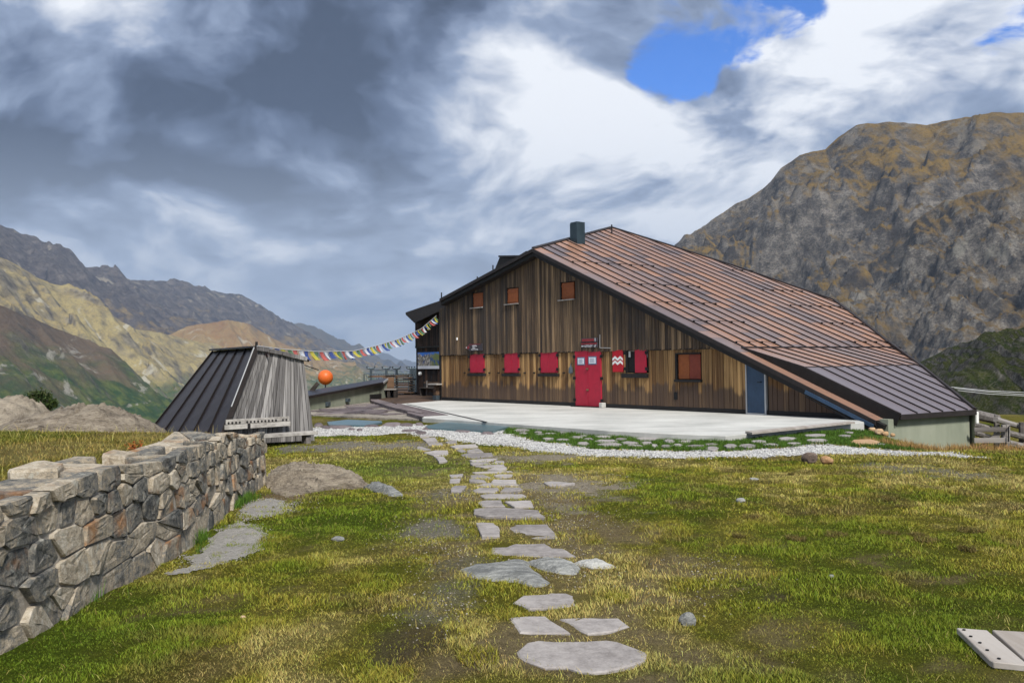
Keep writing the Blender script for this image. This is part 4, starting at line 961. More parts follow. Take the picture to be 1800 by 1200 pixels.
# slate platform left of the terrace
plat = P2([(520, 724), (548, 719), (652, 704.5), (700, 714), (744, 728), (744, 735.5), (640, 731), (551, 727.5)], -0.06)
pl = tag(link_mesh('slate_platform', MB().prism(flat(plat, -0.55), (0, 0, 0.46)).mesh('slate_platform', M['mortar'])), kind='structure')
def voronoi(seeds, bounds):
    """cells of a planar point set, clipped to a convex outline"""
    out = []
    for i, (x, y) in enumerate(seeds):
        poly = list(bounds)
        order = sorted((j for j in range(len(seeds)) if j != i), key=lambda j: (seeds[j][0] - x) ** 2 + (seeds[j][1] - y) ** 2)[:26]
        for j in order:
            nx, ny = seeds[j][0] - x, seeds[j][1] - y; c = (seeds[j][0] ** 2 + seeds[j][1] ** 2 - x * x - y * y) / 2
            res = []
            for k in range(len(poly)):
                a, b = poly[k], poly[(k + 1) % len(poly)]; da, db = a[0] * nx + a[1] * ny - c, b[0] * nx + b[1] * ny - c
                if da <= 0: res.append(a)
                if (da < 0) != (db < 0) and abs(da - db) > 1e-12:
                    tt = da / (da - db); res.append((a[0] + tt * (b[0] - a[0]), a[1] + tt * (b[1] - a[1])))
            poly = res
            if len(poly) < 3: break
        if len(poly) >= 3: out.append(((x, y), poly))
    return out
def shrink(poly, d):
    cx = sum(p[0] for p in poly) / len(poly); cy = sum(p[1] for p in poly) / len(poly); r = []
    for x, y in poly:
        L = math.hypot(x - cx, y - cy) + 1e-9; k = max(0.3, 1 - d / L); r.append((cx + (x - cx) * k, cy + (y - cy) * k))
    return r
bx = [p[0] for p in plat]; by = [p[1] for p in plat]
seeds = [(x, y) for x in np.arange(min(bx), max(bx), 0.75) for y in np.arange(min(by), max(by), 1.0)]
seeds = [(x + random.uniform(-.3, .3), y + random.uniform(-.4, .4)) for x, y in seeds]
seeds = [q for q in seeds if bool(in_poly(np.array([q[0]]), np.array([q[1]]), plat)[0])]
for c, poly in voronoi(seeds, [(min(bx), min(by)), (max(bx), min(by)), (max(bx), max(by)), (min(bx), max(by))]):
    if not all(in_poly(np.array([p[0] for p in poly]), np.array([p[1] for p in poly]), [(cx * 1.0, cy) for cx, cy in plat])):
        poly = [((p[0] - c[0]) * .75 + c[0], (p[1] - c[1]) * .75 + c[1]) for p in poly]
        if not all(in_poly(np.array([p[0] for p in poly]), np.array([p[1] for p in poly]), plat)): continue
    MB().prism(flat(shrink(poly, 0.02), -0.095), (0, 0, 0.03 + random.uniform(-.006, .008))).build('slate_flag', M['slate'], pl)
kerb = P2([(651, 702.5), (665, 702.5), (744, 725), (740, 727.5), (690, 717), (652, 705)], 0.0)
prism_poly('kerb', kerb, -0.3, 0.03, M['slate'], pl)
prism_poly('step', P2([(715, 726), (718, 723.5), (746, 729.5), (744, 733.8)], 0.0), -0.3, 0.02, M['slate'], pl)
# edge stones under the platform and beside the gravel
def stone_blob(name, poly, z0, h, mat, parent=None, rough=0.25, rings=5, seed=0, dome=2.2, rs=36, smooth=False, tilt=(0, 0), freq=None, ledge=0):
    """rock with the given plan outline: domed, uneven top and broken flanks"""
    poly = [Vector((p[0], p[1], 0)) for p in poly]; cx = sum(p.x for p in poly) / len(poly); cy = sum(p.y for p in poly) / len(poly)
    L = [0.0]
    for i in range(len(poly)): L.append(L[-1] + (poly[(i + 1) % len(poly)] - poly[i]).length)
    ring = []
    for k in range(rs):
        t = L[-1] * k / rs
        for i in range(len(poly)):
            if L[i] <= t <= L[i + 1]:
                f = (t - L[i]) / max(L[i + 1] - L[i], 1e-9); ring.append(poly[i].lerp(poly[(i + 1) % len(poly)], f)); break
        else: ring.append(poly[0].copy())
    size = max(max(p.x for p in poly) - min(p.x for p in poly), 1e-3); fq = freq or 5.0 / size
    V_, F_ = [], []
    lev = [(1.03, -0.35), (1.0, 0.12)] + [(1 - (i + 1) / (rings + 1), None) for i in range(rings)]
    arr = np.array([[cx + (p.x - cx) * k, cy + (p.y - cy) * k] for k, _ in lev for p in ring] + [[cx, cy]])
    n = fbm(arr[:, 0] * fq, arr[:, 1] * fq, oct=5, seed=seed, gain=0.6) - 0.5
    n2 = fbm(arr[:, 0] * fq + 31, arr[:, 1] * fq, oct=4, seed=seed + 5) - 0.5
    if ledge:
        cc = (arr[:, 0] * 0.8 + arr[:, 1] * 1.3) * ledge + n * 3.0; n = n * 0.6 + (cc - np.floor(cc)) ** 2 * 0.30 / max(rough, .1) * 0.5 - 0.05
    i = 0
    for k, zz in lev:
        for p in ring:
            prof = zz if zz is not None else (1 - k ** dome) * (1 - 0.12) + 0.12
            z = z0 + h * (prof + (rough * 2 * n[i] if zz is None or zz > 0 else 0)) + tilt[0] * (arr[i, 0] - cx) + tilt[1] * (arr[i, 1] - cy)
            j = rough * size * 0.10 * n2[i]
            V_.append((arr[i, 0] + j, arr[i, 1] + j * 0.7, z)); i += 1
    V_.append((cx, cy, z0 + h * (1 + rough * n[-1])))
    for r in range(len(lev) - 1):
        for k in range(rs):
            a, b = r * rs + k, r * rs + (k + 1) % rs; F_.append((a, b, b + rs, a + rs))
    b0 = (len(lev) - 1) * rs
    for k in range(rs): F_.append((b0 + k, b0 + (k + 1) % rs, len(V_) - 1))
    area = sum(poly[i].x * poly[(i + 1) % len(poly)].y - poly[(i + 1) % len(poly)].x * poly[i].y for i in range(len(poly)))
    if area < 0: F_ = [f[::-1] for f in F_]
    b = MB(); b.v, b.f = V_, F_
    return b.build(name, mat, parent, smooth=smooth)
def ell(cx, cy, rx, ry, n=12, jit=0.15, z=0.0):
    """irregular outline on the ground round a pixel"""
    return P2([(cx + rx * math.cos(a) * random.uniform(1 - jit, 1 + jit), cy + ry * math.sin(a) * random.uniform(1 - jit, 1 + jit)) for a in np.linspace(0, 2 * math.pi, n, endpoint=False)], z)
for k in range(13):
    x = 556 + 14.5 * k + random.uniform(-3, 3); y = 733 + (k / 13) * 5
    stone_blob('edge_stone', ell(x, y, random.uniform(6, 10), 2.4, z=-.25), -0.25, 0.13, M['wall_stone'], pl, 0.3, 3, k, rs=14)

def cover(name, pts, label, z=-0.08):
    o = prism_poly(name, P2(pts, z), z - 0.06, z, M['cover']); tag(o, label, 'cover sheet'); return o
cover('cover_sheet', [(575, 741), (612, 737), (670, 739.5), (672, 741.5), (640, 747), (578, 746)], 'blue-green flat cover sheet on slate blocks in front of the slate platform')
cover('cover_sheet', [(748, 748), (784, 741), (898, 748.5), (866, 757.5), (752, 751.5)], 'large blue-green flat cover sheet against the edge of the concrete terrace')
loose = [(600, 751, 26, 3.2), (650, 750, 16, 2.6), (690, 747, 20, 3), (715, 748, 14, 2.6), (737, 747, 10, 2.6), (573, 752, 10, 2.6), (762, 754.5, 22, 2.8), (815, 759, 19, 3), (856, 763, 13, 2.6), (722, 759, 18, 2.6), (740, 762, 14, 2.2), (618, 756, 8, 1.8), (632, 757, 6, 1.6), (560, 748, 9, 3)]
for k, (x, y, rx, ry) in enumerate(loose):
    o = stone_blob('loose_slate', ell(x, y, rx, ry, 9, 0.2, -0.15), -0.16, 0.07, M['slate'], None, 0.12, 2, 40 + k, dome=7, rs=16)
    tag(o, 'flat purple-grey slate lying loose in the white gravel by the cover sheets', 'stone', 'loose slates in the white gravel')

# ------------------------------------------------------------------ stepping stone path
SC_A = lambda pts: [(700 + x / 4.0, 740 + y / 4.0) for x, y in pts]
SC_B = lambda pts: [(760 + x / 3.75, 900 + y / 3.75) for x, y in pts]
PATH = [SC_B([(550, 905), (610, 850), (690, 838), (900, 838), (1160, 832), (1230, 842), (1330, 885), (1408, 915), (1402, 965), (1300, 1000), (1150, 1035), (1060, 1043), (965, 1035), (900, 1010), (740, 1008), (610, 965), (570, 940)]),
        SC_B([(500, 685), (620, 675), (745, 676), (910, 782), (700, 784), (570, 778)]), SC_B([(840, 688), (1000, 682), (1235, 685), (1298, 735), (1180, 765), (1020, 787)]),
        SC_B([(540, 580), (585, 538), (740, 530), (800, 514), (900, 512), (1060, 540), (1108, 572), (1060, 598), (900, 612), (635, 622)]),
        SC_B([(385, 215), (440, 200), (740, 197), (800, 228), (860, 232), (950, 275), (880, 282), (470, 284), (395, 262)]),
        SC_B([(288, 75), (330, 68), (400, 75), (445, 105), (440, 158), (330, 158)]), SC_B([(500, 100), (530, 72), (760, 70), (826, 155), (690, 167), (600, 162), (550, 128)]),
        SC_A([(530, 620), (560, 615), (750, 612), (990, 630), (1000, 650), (1040, 678), (830, 680), (610, 670), (530, 655)]),
        SC_A([(550, 568), (620, 558), (720, 557), (748, 598), (590, 600)]), SC_A([(750, 566), (860, 560), (935, 560), (950, 602), (820, 602)]),
        SC_A([(580, 522), (620, 514), (880, 515), (905, 528), (840, 542), (600, 540)]),
        SC_A([(528, 487), (570, 468), (700, 470), (712, 482), (680, 500), (540, 497)]), SC_A([(715, 500), (745, 470), (860, 472), (878, 485), (800, 500)]),
        SC_A([(535, 458), (600, 440), (680, 436), (820, 440), (850, 452), (700, 458)]),
        SC_A([(500, 410), (530, 406), (610, 416), (620, 430), (505, 427)]), SC_A([(650, 425), (670, 410), (825, 412), (830, 436), (660, 434)]),
        SC_A([(508, 380), (600, 376), (670, 400), (640, 410), (510, 400)]), SC_A([(665, 382), (700, 374), (805, 376), (795, 394), (700, 400)]),
        SC_A([(520, 362), (640, 354), (800, 352), (805, 360), (540, 366)]),
        SC_A([(630, 340), (680, 325), (760, 323), (765, 340), (700, 346)]), SC_A([(540, 318), (640, 310), (745, 306), (750, 320), (600, 326)]),
        SC_A([(505, 290), (640, 287), (650, 300), (520, 307)]), SC_A([(655, 298), (690, 278), (745, 282), (745, 300)]), SC_A([(500, 275), (600, 266), (700, 264), (660, 280), (520, 285)]),
        SC_A([(436, 236), (480, 228), (660, 222), (665, 245), (560, 260), (480, 258)]),
        SC_A([(405, 202), (450, 198), (480, 210), (450, 222)]), SC_A([(478, 202), (560, 188), (590, 205), (490, 212)]), SC_A([(480, 215), (590, 208), (600, 216), (490, 222)]), SC_A([(365, 178), (400, 170), (545, 163), (560, 178), (400, 190)]),
        SC_A([(330, 145), (400, 133), (415, 152), (350, 158)]), SC_A([(165, 125), (260, 118), (280, 148), (200, 150)]), SC_A([(130, 182), (160, 178), (232, 200), (190, 210), (140, 200)]), SC_A([(180, 222), (260, 208), (350, 208), (352, 238), (250, 246)]), SC_A([(255, 250), (320, 250), (345, 280), (290, 288)]),
        SC_A([(355, 378), (460, 372), (450, 388), (370, 394)]), SC_A([(360, 408), (440, 402), (430, 428), (365, 432)]), SC_A([(370, 470), (400, 456), (480, 455), (440, 504), (372, 498)]), SC_A([(1020, 432), (1080, 424), (1240, 436), (1150, 452), (1060, 452)]),
        SC_A([(205, 158), (310, 154), (315, 164), (215, 168)]), SC_A([(150, 100), (215, 96), (220, 110), (155, 112)])]
path = tag(empty('path', tuple(on_z(900, 950, 0))), kind='structure')
STONES_2D = []
def lay_stone(name, poly, parent, mat, up=0.022, th=0.06, jit=0.008):
    pts = []
    for i in range(len(poly)):
        a, b = poly[i], poly[(i + 1) % len(poly)]; L = math.hypot(b[0] - a[0], b[1] - a[1]); n = max(1, min(5, int(L / 0.09)))
        for k in range(n):
            f = k / n; pts.append((a[0] + (b[0] - a[0]) * f + random.uniform(-jit, jit), a[1] + (b[1] - a[1]) * f + random.uniform(-jit, jit)))
    cx = sum(p[0] for p in pts) / len(pts); cy = sum(p[1] for p in pts) / len(pts)
    z = float(gz(cx, cy)) + up; n = len(pts); b = MB()
    zf = [float(gz(p[0], p[1])) for p in pts]; zt = [max(z, q + 0.012) if abs(q - z) < 0.05 else z for q in zf]
    inn = shrink(pts, 0.012)
    b.add([(p[0], p[1], z - th) for p in pts] + [(p[0], p[1], z - 0.008) for p in pts] + [(p[0], p[1], z + random.uniform(-.002, .002)) for p in inn] + [(cx, cy, z)],
          [(i, (i + 1) % n, n + (i + 1) % n, n + i) for i in range(n)] + [(n + i, n + (i + 1) % n, 2 * n + (i + 1) % n, 2 * n + i) for i in range(n)] + [(2 * n + i, 2 * n + (i + 1) % n, 3 * n) for i in range(n)])
    area = sum(pts[i][0] * pts[(i + 1) % n][1] - pts[(i + 1) % n][0] * pts[i][1] for i in range(n))
    if area < 0: b.f = [f[::-1] for f in b.f]
    STONES_2D.append(poly); return b.build(name, mat, parent)
for pts in PATH:
    zg = 0.0
    for _ in range(4):                       # settle the outline on the uneven turf
        w = P2(pts, zg + 0.02); cx = sum(p[0] for p in w) / len(w); cy = sum(p[1] for p in w) / len(w); zg = float(gz(cx, cy))
    lay_stone('stepping_stone', w, path, M['slab_stone'], up=0.010 if cy < 9 else 0.028)
SC_C = lambda x, y: (880 + x / 2.647, 700 + y / 2.647)
flags = [(95, 148, 42, 6), (105, 160, 22, 4), (175, 157, 20, 4), (185, 167, 22, 4), (232, 160, 28, 3.5), (222, 183, 30, 4), (290, 163, 22, 4), (290, 192, 32, 5), (355, 183, 36, 5), (385, 210, 32, 7), (407, 188, 25, 5), (385, 170, 20, 3), (480, 176, 40, 4), (490, 199, 58, 7), (510, 217, 56, 7), (560, 185, 30, 5),
         (600, 205, 40, 6), (625, 219, 40, 5), (680, 208, 28, 7), (690, 190, 66, 6), (715, 219, 16, 7), (770, 222, 24, 6), (785, 200, 26, 8), (825, 213, 26, 6), (860, 202, 34, 5), (905, 222, 48, 5), (985, 233, 33, 9), (1070, 221, 32, 8), (980, 210, 30, 3.5), (1150, 217, 44, 8), (1200, 203, 40, 5), (1258, 214, 36, 5), (1330, 186, 50, 7),
         (1365, 209, 34, 4), (1465, 170, 52, 6), (1470, 196, 54, 6), (1600, 176, 30, 4), (1690, 203, 80, 13), (1760, 212, 30, 4), (1620, 160, 24, 4)]
fp = tag(empty('flagstone_strip', tuple(on_z(1150, 780, -.15))), kind='structure')
for x, y, rx, ry in flags:
    cx, cy = SC_C(x, y); a0 = random.uniform(0, 6); n = random.choice((5, 6, 6, 7))
    pp = [(cx + rx / 2.647 * math.cos(a0 + 2 * math.pi * k / n) * random.uniform(.88, 1.12), cy + ry / 2.647 * 1.05 * math.sin(a0 + 2 * math.pi * k / n) * random.uniform(.88, 1.1)) for k in range(n)]
    zg = float(gz(*P2([(cx, cy)], -.15)[0])); w = P2(pp, zg + 0.03); lay_stone('flagstone', w, fp, M['tan_rock'] if (x, y) == (1690, 203) else M['slab_stone'], up=0.04, th=0.09)

# ------------------------------------------------------------------ rocks in the lawn
def rock_px(name, pts, h, mat, label, cat, rough=0.25, dome=2.2, rings=6, rs=40, seed=1, group=None, z=None, up=0.0, tilt=(0, 0), freq=None, ledge=0):
    w = P2(pts, 0.0); cx = sum(p[0] for p in w) / len(w); cy = sum(p[1] for p in w) / len(w); zg = float(gz(cx, cy)); w = P2(pts, zg)
    o = stone_blob(name, w, zg + up, h, mat, None, rough, rings, seed, dome, rs, tilt=tilt, freq=freq, ledge=ledge); tag(o, label, cat, group); STONES_2D.append(w); return o
rock_px('rock_outcrop', [(466, 850), (476, 830), (500, 822), (545, 824), (590, 830), (630, 843), (650, 856), (640, 860), (600, 858), (570, 862), (545, 868), (510, 876), (480, 872)], 0.20, M['outcrop'], 'broad brown banded bedrock hump rising from the lawn beside the wall end', 'rock', 0.45, 2.0, 26, 130, 3, freq=1.6, ledge=2.6)
rock_px('bedrock_slab', [(640, 856), (655, 850), (690, 864), (712, 873), (690, 874), (655, 864)], 0.10, M['pale_rock'], 'narrow pale rock tongue continuing from the banded bedrock hump', 'rock', 0.3, 2.5, 6, 36, 5)
SB_ = SC_B
rock_px('path_boulder', SB_([(185, 385), (260, 358), (400, 352), (470, 325), (600, 318), (650, 335), (640, 360), (690, 400), (735, 440), (790, 478), (720, 495), (650, 492), (540, 465), (370, 452), (235, 428)]), 0.055, M['pale_rock'], 'large pale grey jagged rock breaking through the stepping stone path', 'rock', 0.30, 3.0, 9, 60, 7)
rock_px('path_boulder', SB_([(620, 335), (720, 315), (870, 325), (980, 368), (960, 420), (930, 436), (820, 425), (735, 395), (640, 355)]), 0.065, M['pale_rock'], 'smaller tilted pale grey rock wedged beside the jagged rock in the path', 'rock', 0.28, 3.0, 8, 48, 9)
rock_px('path_boulder', SB_([(930, 340), (1010, 328), (1130, 340), (1218, 368), (1160, 376), (1050, 372), (975, 360)]), 0.05, M['pale_rock'], 'thin flat pale rock ledge trailing off the path beside the rocks', 'rock', 0.3, 3.0, 5, 36, 11)
def boulder(name, px_, py_, wpx, hpx, mat, label, cat='stone', seed=0, group=None, depth=0.9):
    b0 = on_z(px_, py_, 0.0); zg = float(gz(b0.x, b0.y)); b0 = on_z(px_, py_, zg); sc = b0.y / FPX; w = wpx * sc; h = hpx * sc
    bm = bmesh.new(); bmesh.ops.create_icosphere(bm, subdivisions=3, radius=1.0)
    co = np.array([v.co[:] for v in bm.verts]); n = fbm(co[:, 0] * 1.3 + seed, co[:, 1] * 1.3, co[:, 2] * 1.3, oct=4, seed=seed) - 0.5
    for v, k in zip(bm.verts, n):
        r = 1 + 0.55 * k; v.co = Vector((v.co.x * r * w / 2, v.co.y * r * w / 2 * depth, max(v.co.z * r, -0.8) * h * 0.62 + h * 0.40))
    me = bpy.data.meshes.new(name); bm.to_mesh(me); bm.free(); me.materials.append(mat)
    o = bpy.data.objects.new(name, me); col.objects.link(o); o.location = (b0.x, b0.y, zg - 0.01); o.rotation_euler.z = random.uniform(-.3, .3); tag(o, label, cat, group); return o
boulder('boulder', 1424, 812, 28, 19, M['brown_rock'], 'dark brown rounded boulder at the edge of the white gravel', seed=3)
boulder('boulder', 1453, 813, 22, 13, M['tan_rock'], 'orange-tan rounded stone beside the dark brown boulder', seed=5)
boulder('fieldstone', 1209, 1096, 30, 22, M['pale_rock'], 'fist-sized pale grey-green stone lying on the open lawn', seed=7)
boulder('fieldstone', 1302, 881, 17, 8, M['pale_rock'], 'small white-topped stone in the green turf beside a dark hollow', seed=9)
boulder('fieldstone', 427, 1087, 11, 9, M['tan_rock'], 'tiny pinkish stone in the grass below the rubble wall', seed=11)
boulder('fieldstone', 1462, 1013, 11, 6, M['pale_rock'], 'tiny pale stone in the dry straw-coloured grass', seed=13)
boulder('fieldstone', 595, 949, 22, 9, M['pale_rock'], 'flat grey stone half sunk in dry grass beside the bedrock hump', seed=15)
boulder('fieldstone', 1325, 843, 18, 5, M['pale_rock'], 'flat grey stone in the turf in front of the white gravel', seed=17)
for k, (x, y, w, h) in enumerate(((1545, 762, 16, 10), (1556, 764, 12, 7), (1533, 757, 12, 7), (1569, 766, 9, 6))):
    boulder('corner_stone', x, y, w, h, M['tan_rock'], 'pale yellowish stone heaped at the corner between terrace and rendered wall', seed=20 + k, group='stones heaped at the wall corner')
# bedrock on the terrace behind the wall
def far_rock(name, pts, Y, h0, label, seed, depth=2.2, mat='outcrop'):
    """hump whose skyline is the given pixel line at distance Y"""
    top = [at_y(x, y, Y) for x, y in pts]; n = len(top); b = MB(); nr = 40; nsub = 150
    L = np.linspace(0, n - 1, nsub); T = np.array([[*top[int(i)].lerp(top[min(int(i) + 1, n - 1)], i - int(i))] for i in L])
    rows = []
    for r in range(nr):
        t = r / (nr - 1); a = (t - 0.38) * depth * 1.6
        sh = math.cos((t - 0.45) * math.pi * 0.98)
        X = T[:, 0]; Yv = T[:, 1] + a
        base = gz(X, Yv) - 0.15
        nz_ = (fbm(X * 0.9, Yv * 1.6, oct=6, seed=seed, gain=.62) - 0.5) * 0.45 + (fbm(X * 1.2, Yv * 5, oct=4, seed=seed + 3, gain=.5) - 0.5) * 0.12
        cc = X * 0.9 + Yv * 2.2 + nz_ * 4; nz_ = nz_ + ((cc - np.floor(cc)) ** 3) * 0.13 - 0.03; c2 = X * 0.55 - Yv * 0.3 + nz_ * 1.2; nz_ = nz_ - 0.12 * np.exp(-((c2 - np.floor(c2) - .5) / .03) ** 2)
        edge = np.sin(np.linspace(0.04, math.pi - 0.04, nsub)) ** 0.35
        Z = base + (T[:, 2] - base) * max(sh, 0) ** 0.55 * edge + nz_ * max(sh, 0) * 0.6 * edge
        rows.append(np.stack([X, Yv, Z], 1))
    A = np.array(rows); o = link_mesh(name, grid_mesh(name, A[..., 0], A[..., 1], A[..., 2], M[mat], None, False)); tag(o, label, 'rock'); return o
far_rock('bedrock_hump', [(-90, 688), (-30, 690), (10, 698), (35, 706), (55, 714), (75, 724)], 17.0, 0, 'sloping pale bedrock hump with a long crack, taller, behind the grass bank', 5)
far_rock('bedrock_hump', [(-60, 730), (10, 722), (60, 714), (110, 712), (150, 711), (190, 715), (230, 723), (262, 733), (290, 752)], 15.2, 0, 'long low brown cracked bedrock hump behind the grass bank by the shed', 9)
far_rock('bedrock_hump', [(20, 756), (60, 749), (100, 749), (135, 757)], 13.6, 0, 'thin grey rock edge lying in front of the brown bedrock hump', 13, 0.5)

# ------------------------------------------------------------------ rubble wall
wl = [Vector((x, y, 0)) for x, y in WALL_LINE]; cum = [0.0]
for a, b in zip(wl[:-1], wl[1:]): cum.append(cum[-1] + (b - a).length)
WLEN = cum[-1]
def wpt(l, h, out):
    i = max(k for k in range(len(wl) - 1) if cum[k] <= max(l, 0) + 1e-9); d = (wl[i + 1] - wl[i]).normalized(); q = wl[i] + d * (l - cum[i])
    n = Vector((d.y, -d.x, 0)); batter = 0.05 * h
    return Vector((q.x, q.y, 0)) + n * (out - batter) + UP * h
def wh(l): return 0.87 - 0.20 * float(sstep(np.array(l), WLEN - 3.0, WLEN - 0.5)) + 0.05 * math.sin(l * 2.1) * math.sin(l * 0.9)
rw = thing('rubble_wall', 'low mortared rubble stone wall holding up the grass bank', 'wall', tuple(wpt(WLEN / 2, 0, 0)))
core = MB(); nl = 60; T_ = 0.62
for k in range(nl + 1):
    l = WLEN * k / nl; h = wh(l) - 0.06
    for (hh, out) in ((-0.3, -T_), (-0.3, 0.004), (h, 0.004), (h, -T_)): core.v.append(tuple(wpt(l, hh, out)))
for k in range(nl):
    for j in range(4): core.f.append((4 * k + j, 4 * k + (j + 1) % 4, 4 * k + 4 + (j + 1) % 4, 4 * k + 4 + j))
core.f += [(0, 1, 2, 3), (4 * nl + 3, 4 * nl + 2, 4 * nl + 1, 4 * nl)]
core.build('mortar_core', M['mortar'], rw)
rs_ = random.Random(5)
seeds = []; h = 0.0; rowi = 0
for hh in (0.09, 0.29, 0.50, 0.68, 0.84):
    l = -0.2 + rs_.random() * 0.3
    while l < WLEN + 0.2:
        seeds.append((l, (hh + rs_.uniform(-0.028, 0.028)) * 2.3)); l += rs_.uniform(0.20, 0.56) * (1.2 if hh < 0.35 else 0.9)
for _ in range(34): seeds.append((rs_.uniform(0, WLEN), rs_.uniform(0.1, 0.85) * 2.3))
def wall_stone(cell, parent, place, depth, seed):
    poly = shrink(cell, 0.012)
    q = []
    for i in range(len(poly)):                              # soften corners
        a, b, c = poly[i - 1], poly[i], poly[(i + 1) % len(poly)]
        q.append((b[0] * .90 + a[0] * .10, b[1] * .90 + a[1] * .10)); q.append((b[0] * .90 + c[0] * .10, b[1] * .90 + c[1] * .10))
    q = [(x + rs_.uniform(-.008, .008), y + rs_.uniform(-.008, .008)) for x, y in q]
    cx = sum(p[0] for p in q) / len(q); cy = sum(p[1] for p in q) / len(q); n = len(q); b = MB()
    tx, ty = rs_.uniform(-.12, .12), rs_.uniform(-.10, .10); d = depth * rs_.uniform(0.45, 1.7)
    for k, out in ((1.0, -0.09), (1.0, d * 0.55), (0.955, d * 0.95), (0.66, d), (0.33, d * 1.0)):
        for (x, y) in q:
            X, Y = cx + (x - cx) * k, cy + (y - cy) * k
            o = out + (tx * (X - cx) + ty * (Y - cy)) * (out > 0) + (rs_.uniform(-.004, .004) if out > d * .3 else 0)
            b.v.append(tuple(place(X, Y, o)))
    b.v.append(tuple(place(cx, cy, d * 1.05 + rs_.uniform(-.01, .01))))
    for r in range(4):
        for i in range(n): b.f.append((r * n + i, r * n + (i + 1) % n, (r + 1) * n + (i + 1) % n, (r + 1) * n + i))
    for i in range(n): b.f.append((4 * n + i, 4 * n + (i + 1) % n, 5 * n))
    me = b.mesh('stone', M['wall_stone']); bm = bmesh.new(); bm.from_mesh(me); bmesh.ops.recalc_face_normals(bm, faces=bm.faces); bm.to_mesh(me); bm.free()
    return link_mesh('stone', me, None, parent)
for c, poly in voronoi(seeds, [(0, -0.12), (WLEN, -0.12), (WLEN, 2.1), (0, 2.1)]):
    cell = [(p[0], min(p[1] / 2.3, wh(p[0]) + 0.01)) for p in poly]
    if max(p[1] for p in cell) - min(p[1] for p in cell) < 0.07: continue
    wall_stone(cell, rw, wpt, 0.028, 1)
seeds = []
for oo in (-0.10, -0.30, -0.50):
    l = rs_.random() * 0.3
    while l < WLEN: seeds.append((l, oo + rs_.uniform(-.07, .07))); l += rs_.uniform(0.30, 0.75)
for c, poly in voronoi(seeds, [(0, -0.60), (WLEN, -0.60), (WLEN, 0.015), (0, 0.015)]):
    dh = rs_.uniform(-.045, .04); wall_stone(poly, rw, lambda l, o, up: wpt(l, wh(l) - 0.05 + dh + up, o), 0.035, 2)

# ------------------------------------------------------------------ pieces of lumber
ly = P2([(1310, 758), (1322, 760.5), (1503, 741.8), (1492, 740.6)], 0.04)
o = MB().prism(flat(ly, 0.005), (0, 0, 0.045)).build('loose_plank', M['pallet_wood']); tag(o, 'long weathered plank lying on the concrete terrace near its corner', 'plank')
bp = thing('board_platform', 'pale weathered board platform lying flat in the lawn', 'platform', tuple(on_z(1760, 1140, 0.03)))
SD = lambda pts: [(1660 + x / 10.0, 1080 + y / 10.0) for x, y in pts]
for pts in (SD([(213, 225), (755, 268), (1500, 895), (1390, 880), (860, 825), (790, 790)]), SD([(840, 262), (1500, 300), (2600, 400), (3000, 900), (2600, 1000), (1900, 960), (1500, 860)])):
    zb = float(gz(*P2([(1760, 1130)], 0)[0])) + 0.055
    MB().prism(flat(P2(pts, zb), zb - 0.035), (0, 0, 0.035)).build('board', M['pallet_wood'], bp, bevel=0.004); STONES_2D.append(P2(pts, zb))
zb = float(gz(*P2([(1760, 1130)], 0)[0]))
MB().prism(flat(P2(SD([(300, 260), (2600, 420), (2900, 900), (1500, 900), (820, 800)]), zb + .05), zb - 0.02), (0, 0, 0.035)).build('underside', M['dark_furniture'], bp)
for x, y in ((345, 270), (465, 383), (960, 775), (755, 625), (625, 495)):
    q = on_z(1660 + x / 10, 1080 + y / 10, zb + 0.056); MB().tube([q, q + UP * 0.006], 0.009, 6).build('nail', M['black_metal'], bp)

# ------------------------------------------------------------------ wedge-shaped shed
SH_BR = on_z(553, 771, -0.08); wd_ = Vector((-0.72, -0.694, 0))
def shp(x, y): return on_plane(x, y, SH_BR, Vector((wd_.y, -wd_.x, 0)))
SN = Vector((wd_.y, -wd_.x, 0)); SN = SN if SN.dot(CAM - SH_BR) > 0 else -SN
T1, T2, BL = shp(447, 612), shp(533, 632), shp(382, 768); BL.z = -0.05; BR = SH_BR.copy(); BR.z = -0.12
T1r = T1 - SN * 0.10; T2r = T2 - SN * 0.10
rid = at_y(375, 617, T1.y + 2.1); rlow = at_y(262, 760, BL.y + 2.4)
shed = thing('shed', 'small wedge-shaped shed with silver-grey boards and dark metal roof', 'shed', tuple((BL + BR) / 2))
body = MB(); back1, back2 = rid - UP * 0.06 + SN * 0.0, T2 + (rid - T1) - UP * 0.1
ins = lambda p: p - SN * 0.05
rlow_ = rlow + (T2 - T1).normalized() * 0.9 - UP * 0.1; rid_ = rid + (T2 - T1).normalized() * 0.45 - UP * 0.30
body.add([ins(BL) + (T2 - T1).normalized() * .22, ins(BR), ins(T2), ins(T1) - UP * .12 + (T2 - T1).normalized() * .22, rlow_, BR + (rid - T1), back2, rid_], [(0, 1, 2, 3), (1, 5, 6, 2), (5, 4, 7, 6), (0, 3, 7, 4), (3, 2, 6, 7)])
bo = body.build('body', M['black_wood'], shed)
nb = 19
for i in range(nb):
    f0, f1 = i / nb, (i + 0.86) / nb
    def edge(f): return T1.lerp(T2, f), BL.lerp(BR, f)
    (ta, ba), (tb, bb) = edge(f0), edge(f1)
    dw = random.uniform(-.006, .012)
    MB().prism([ba + SN * dw, bb + SN * dw, tb + SN * dw, ta + SN * dw], SN * 0.028).build('plank', M['plank_shed'], bo)
rn = (rid - T1).cross(BL - T1).normalized(); rn = rn if rn.z > 0 else -rn
ns = 5; nv_ = 6; tA, tB = T1 + SN * .05, BL + SN * .05 - UP * .05
def srf(f, g): return tA.lerp(rid, f).lerp(tB.lerp(rlow, f), g)
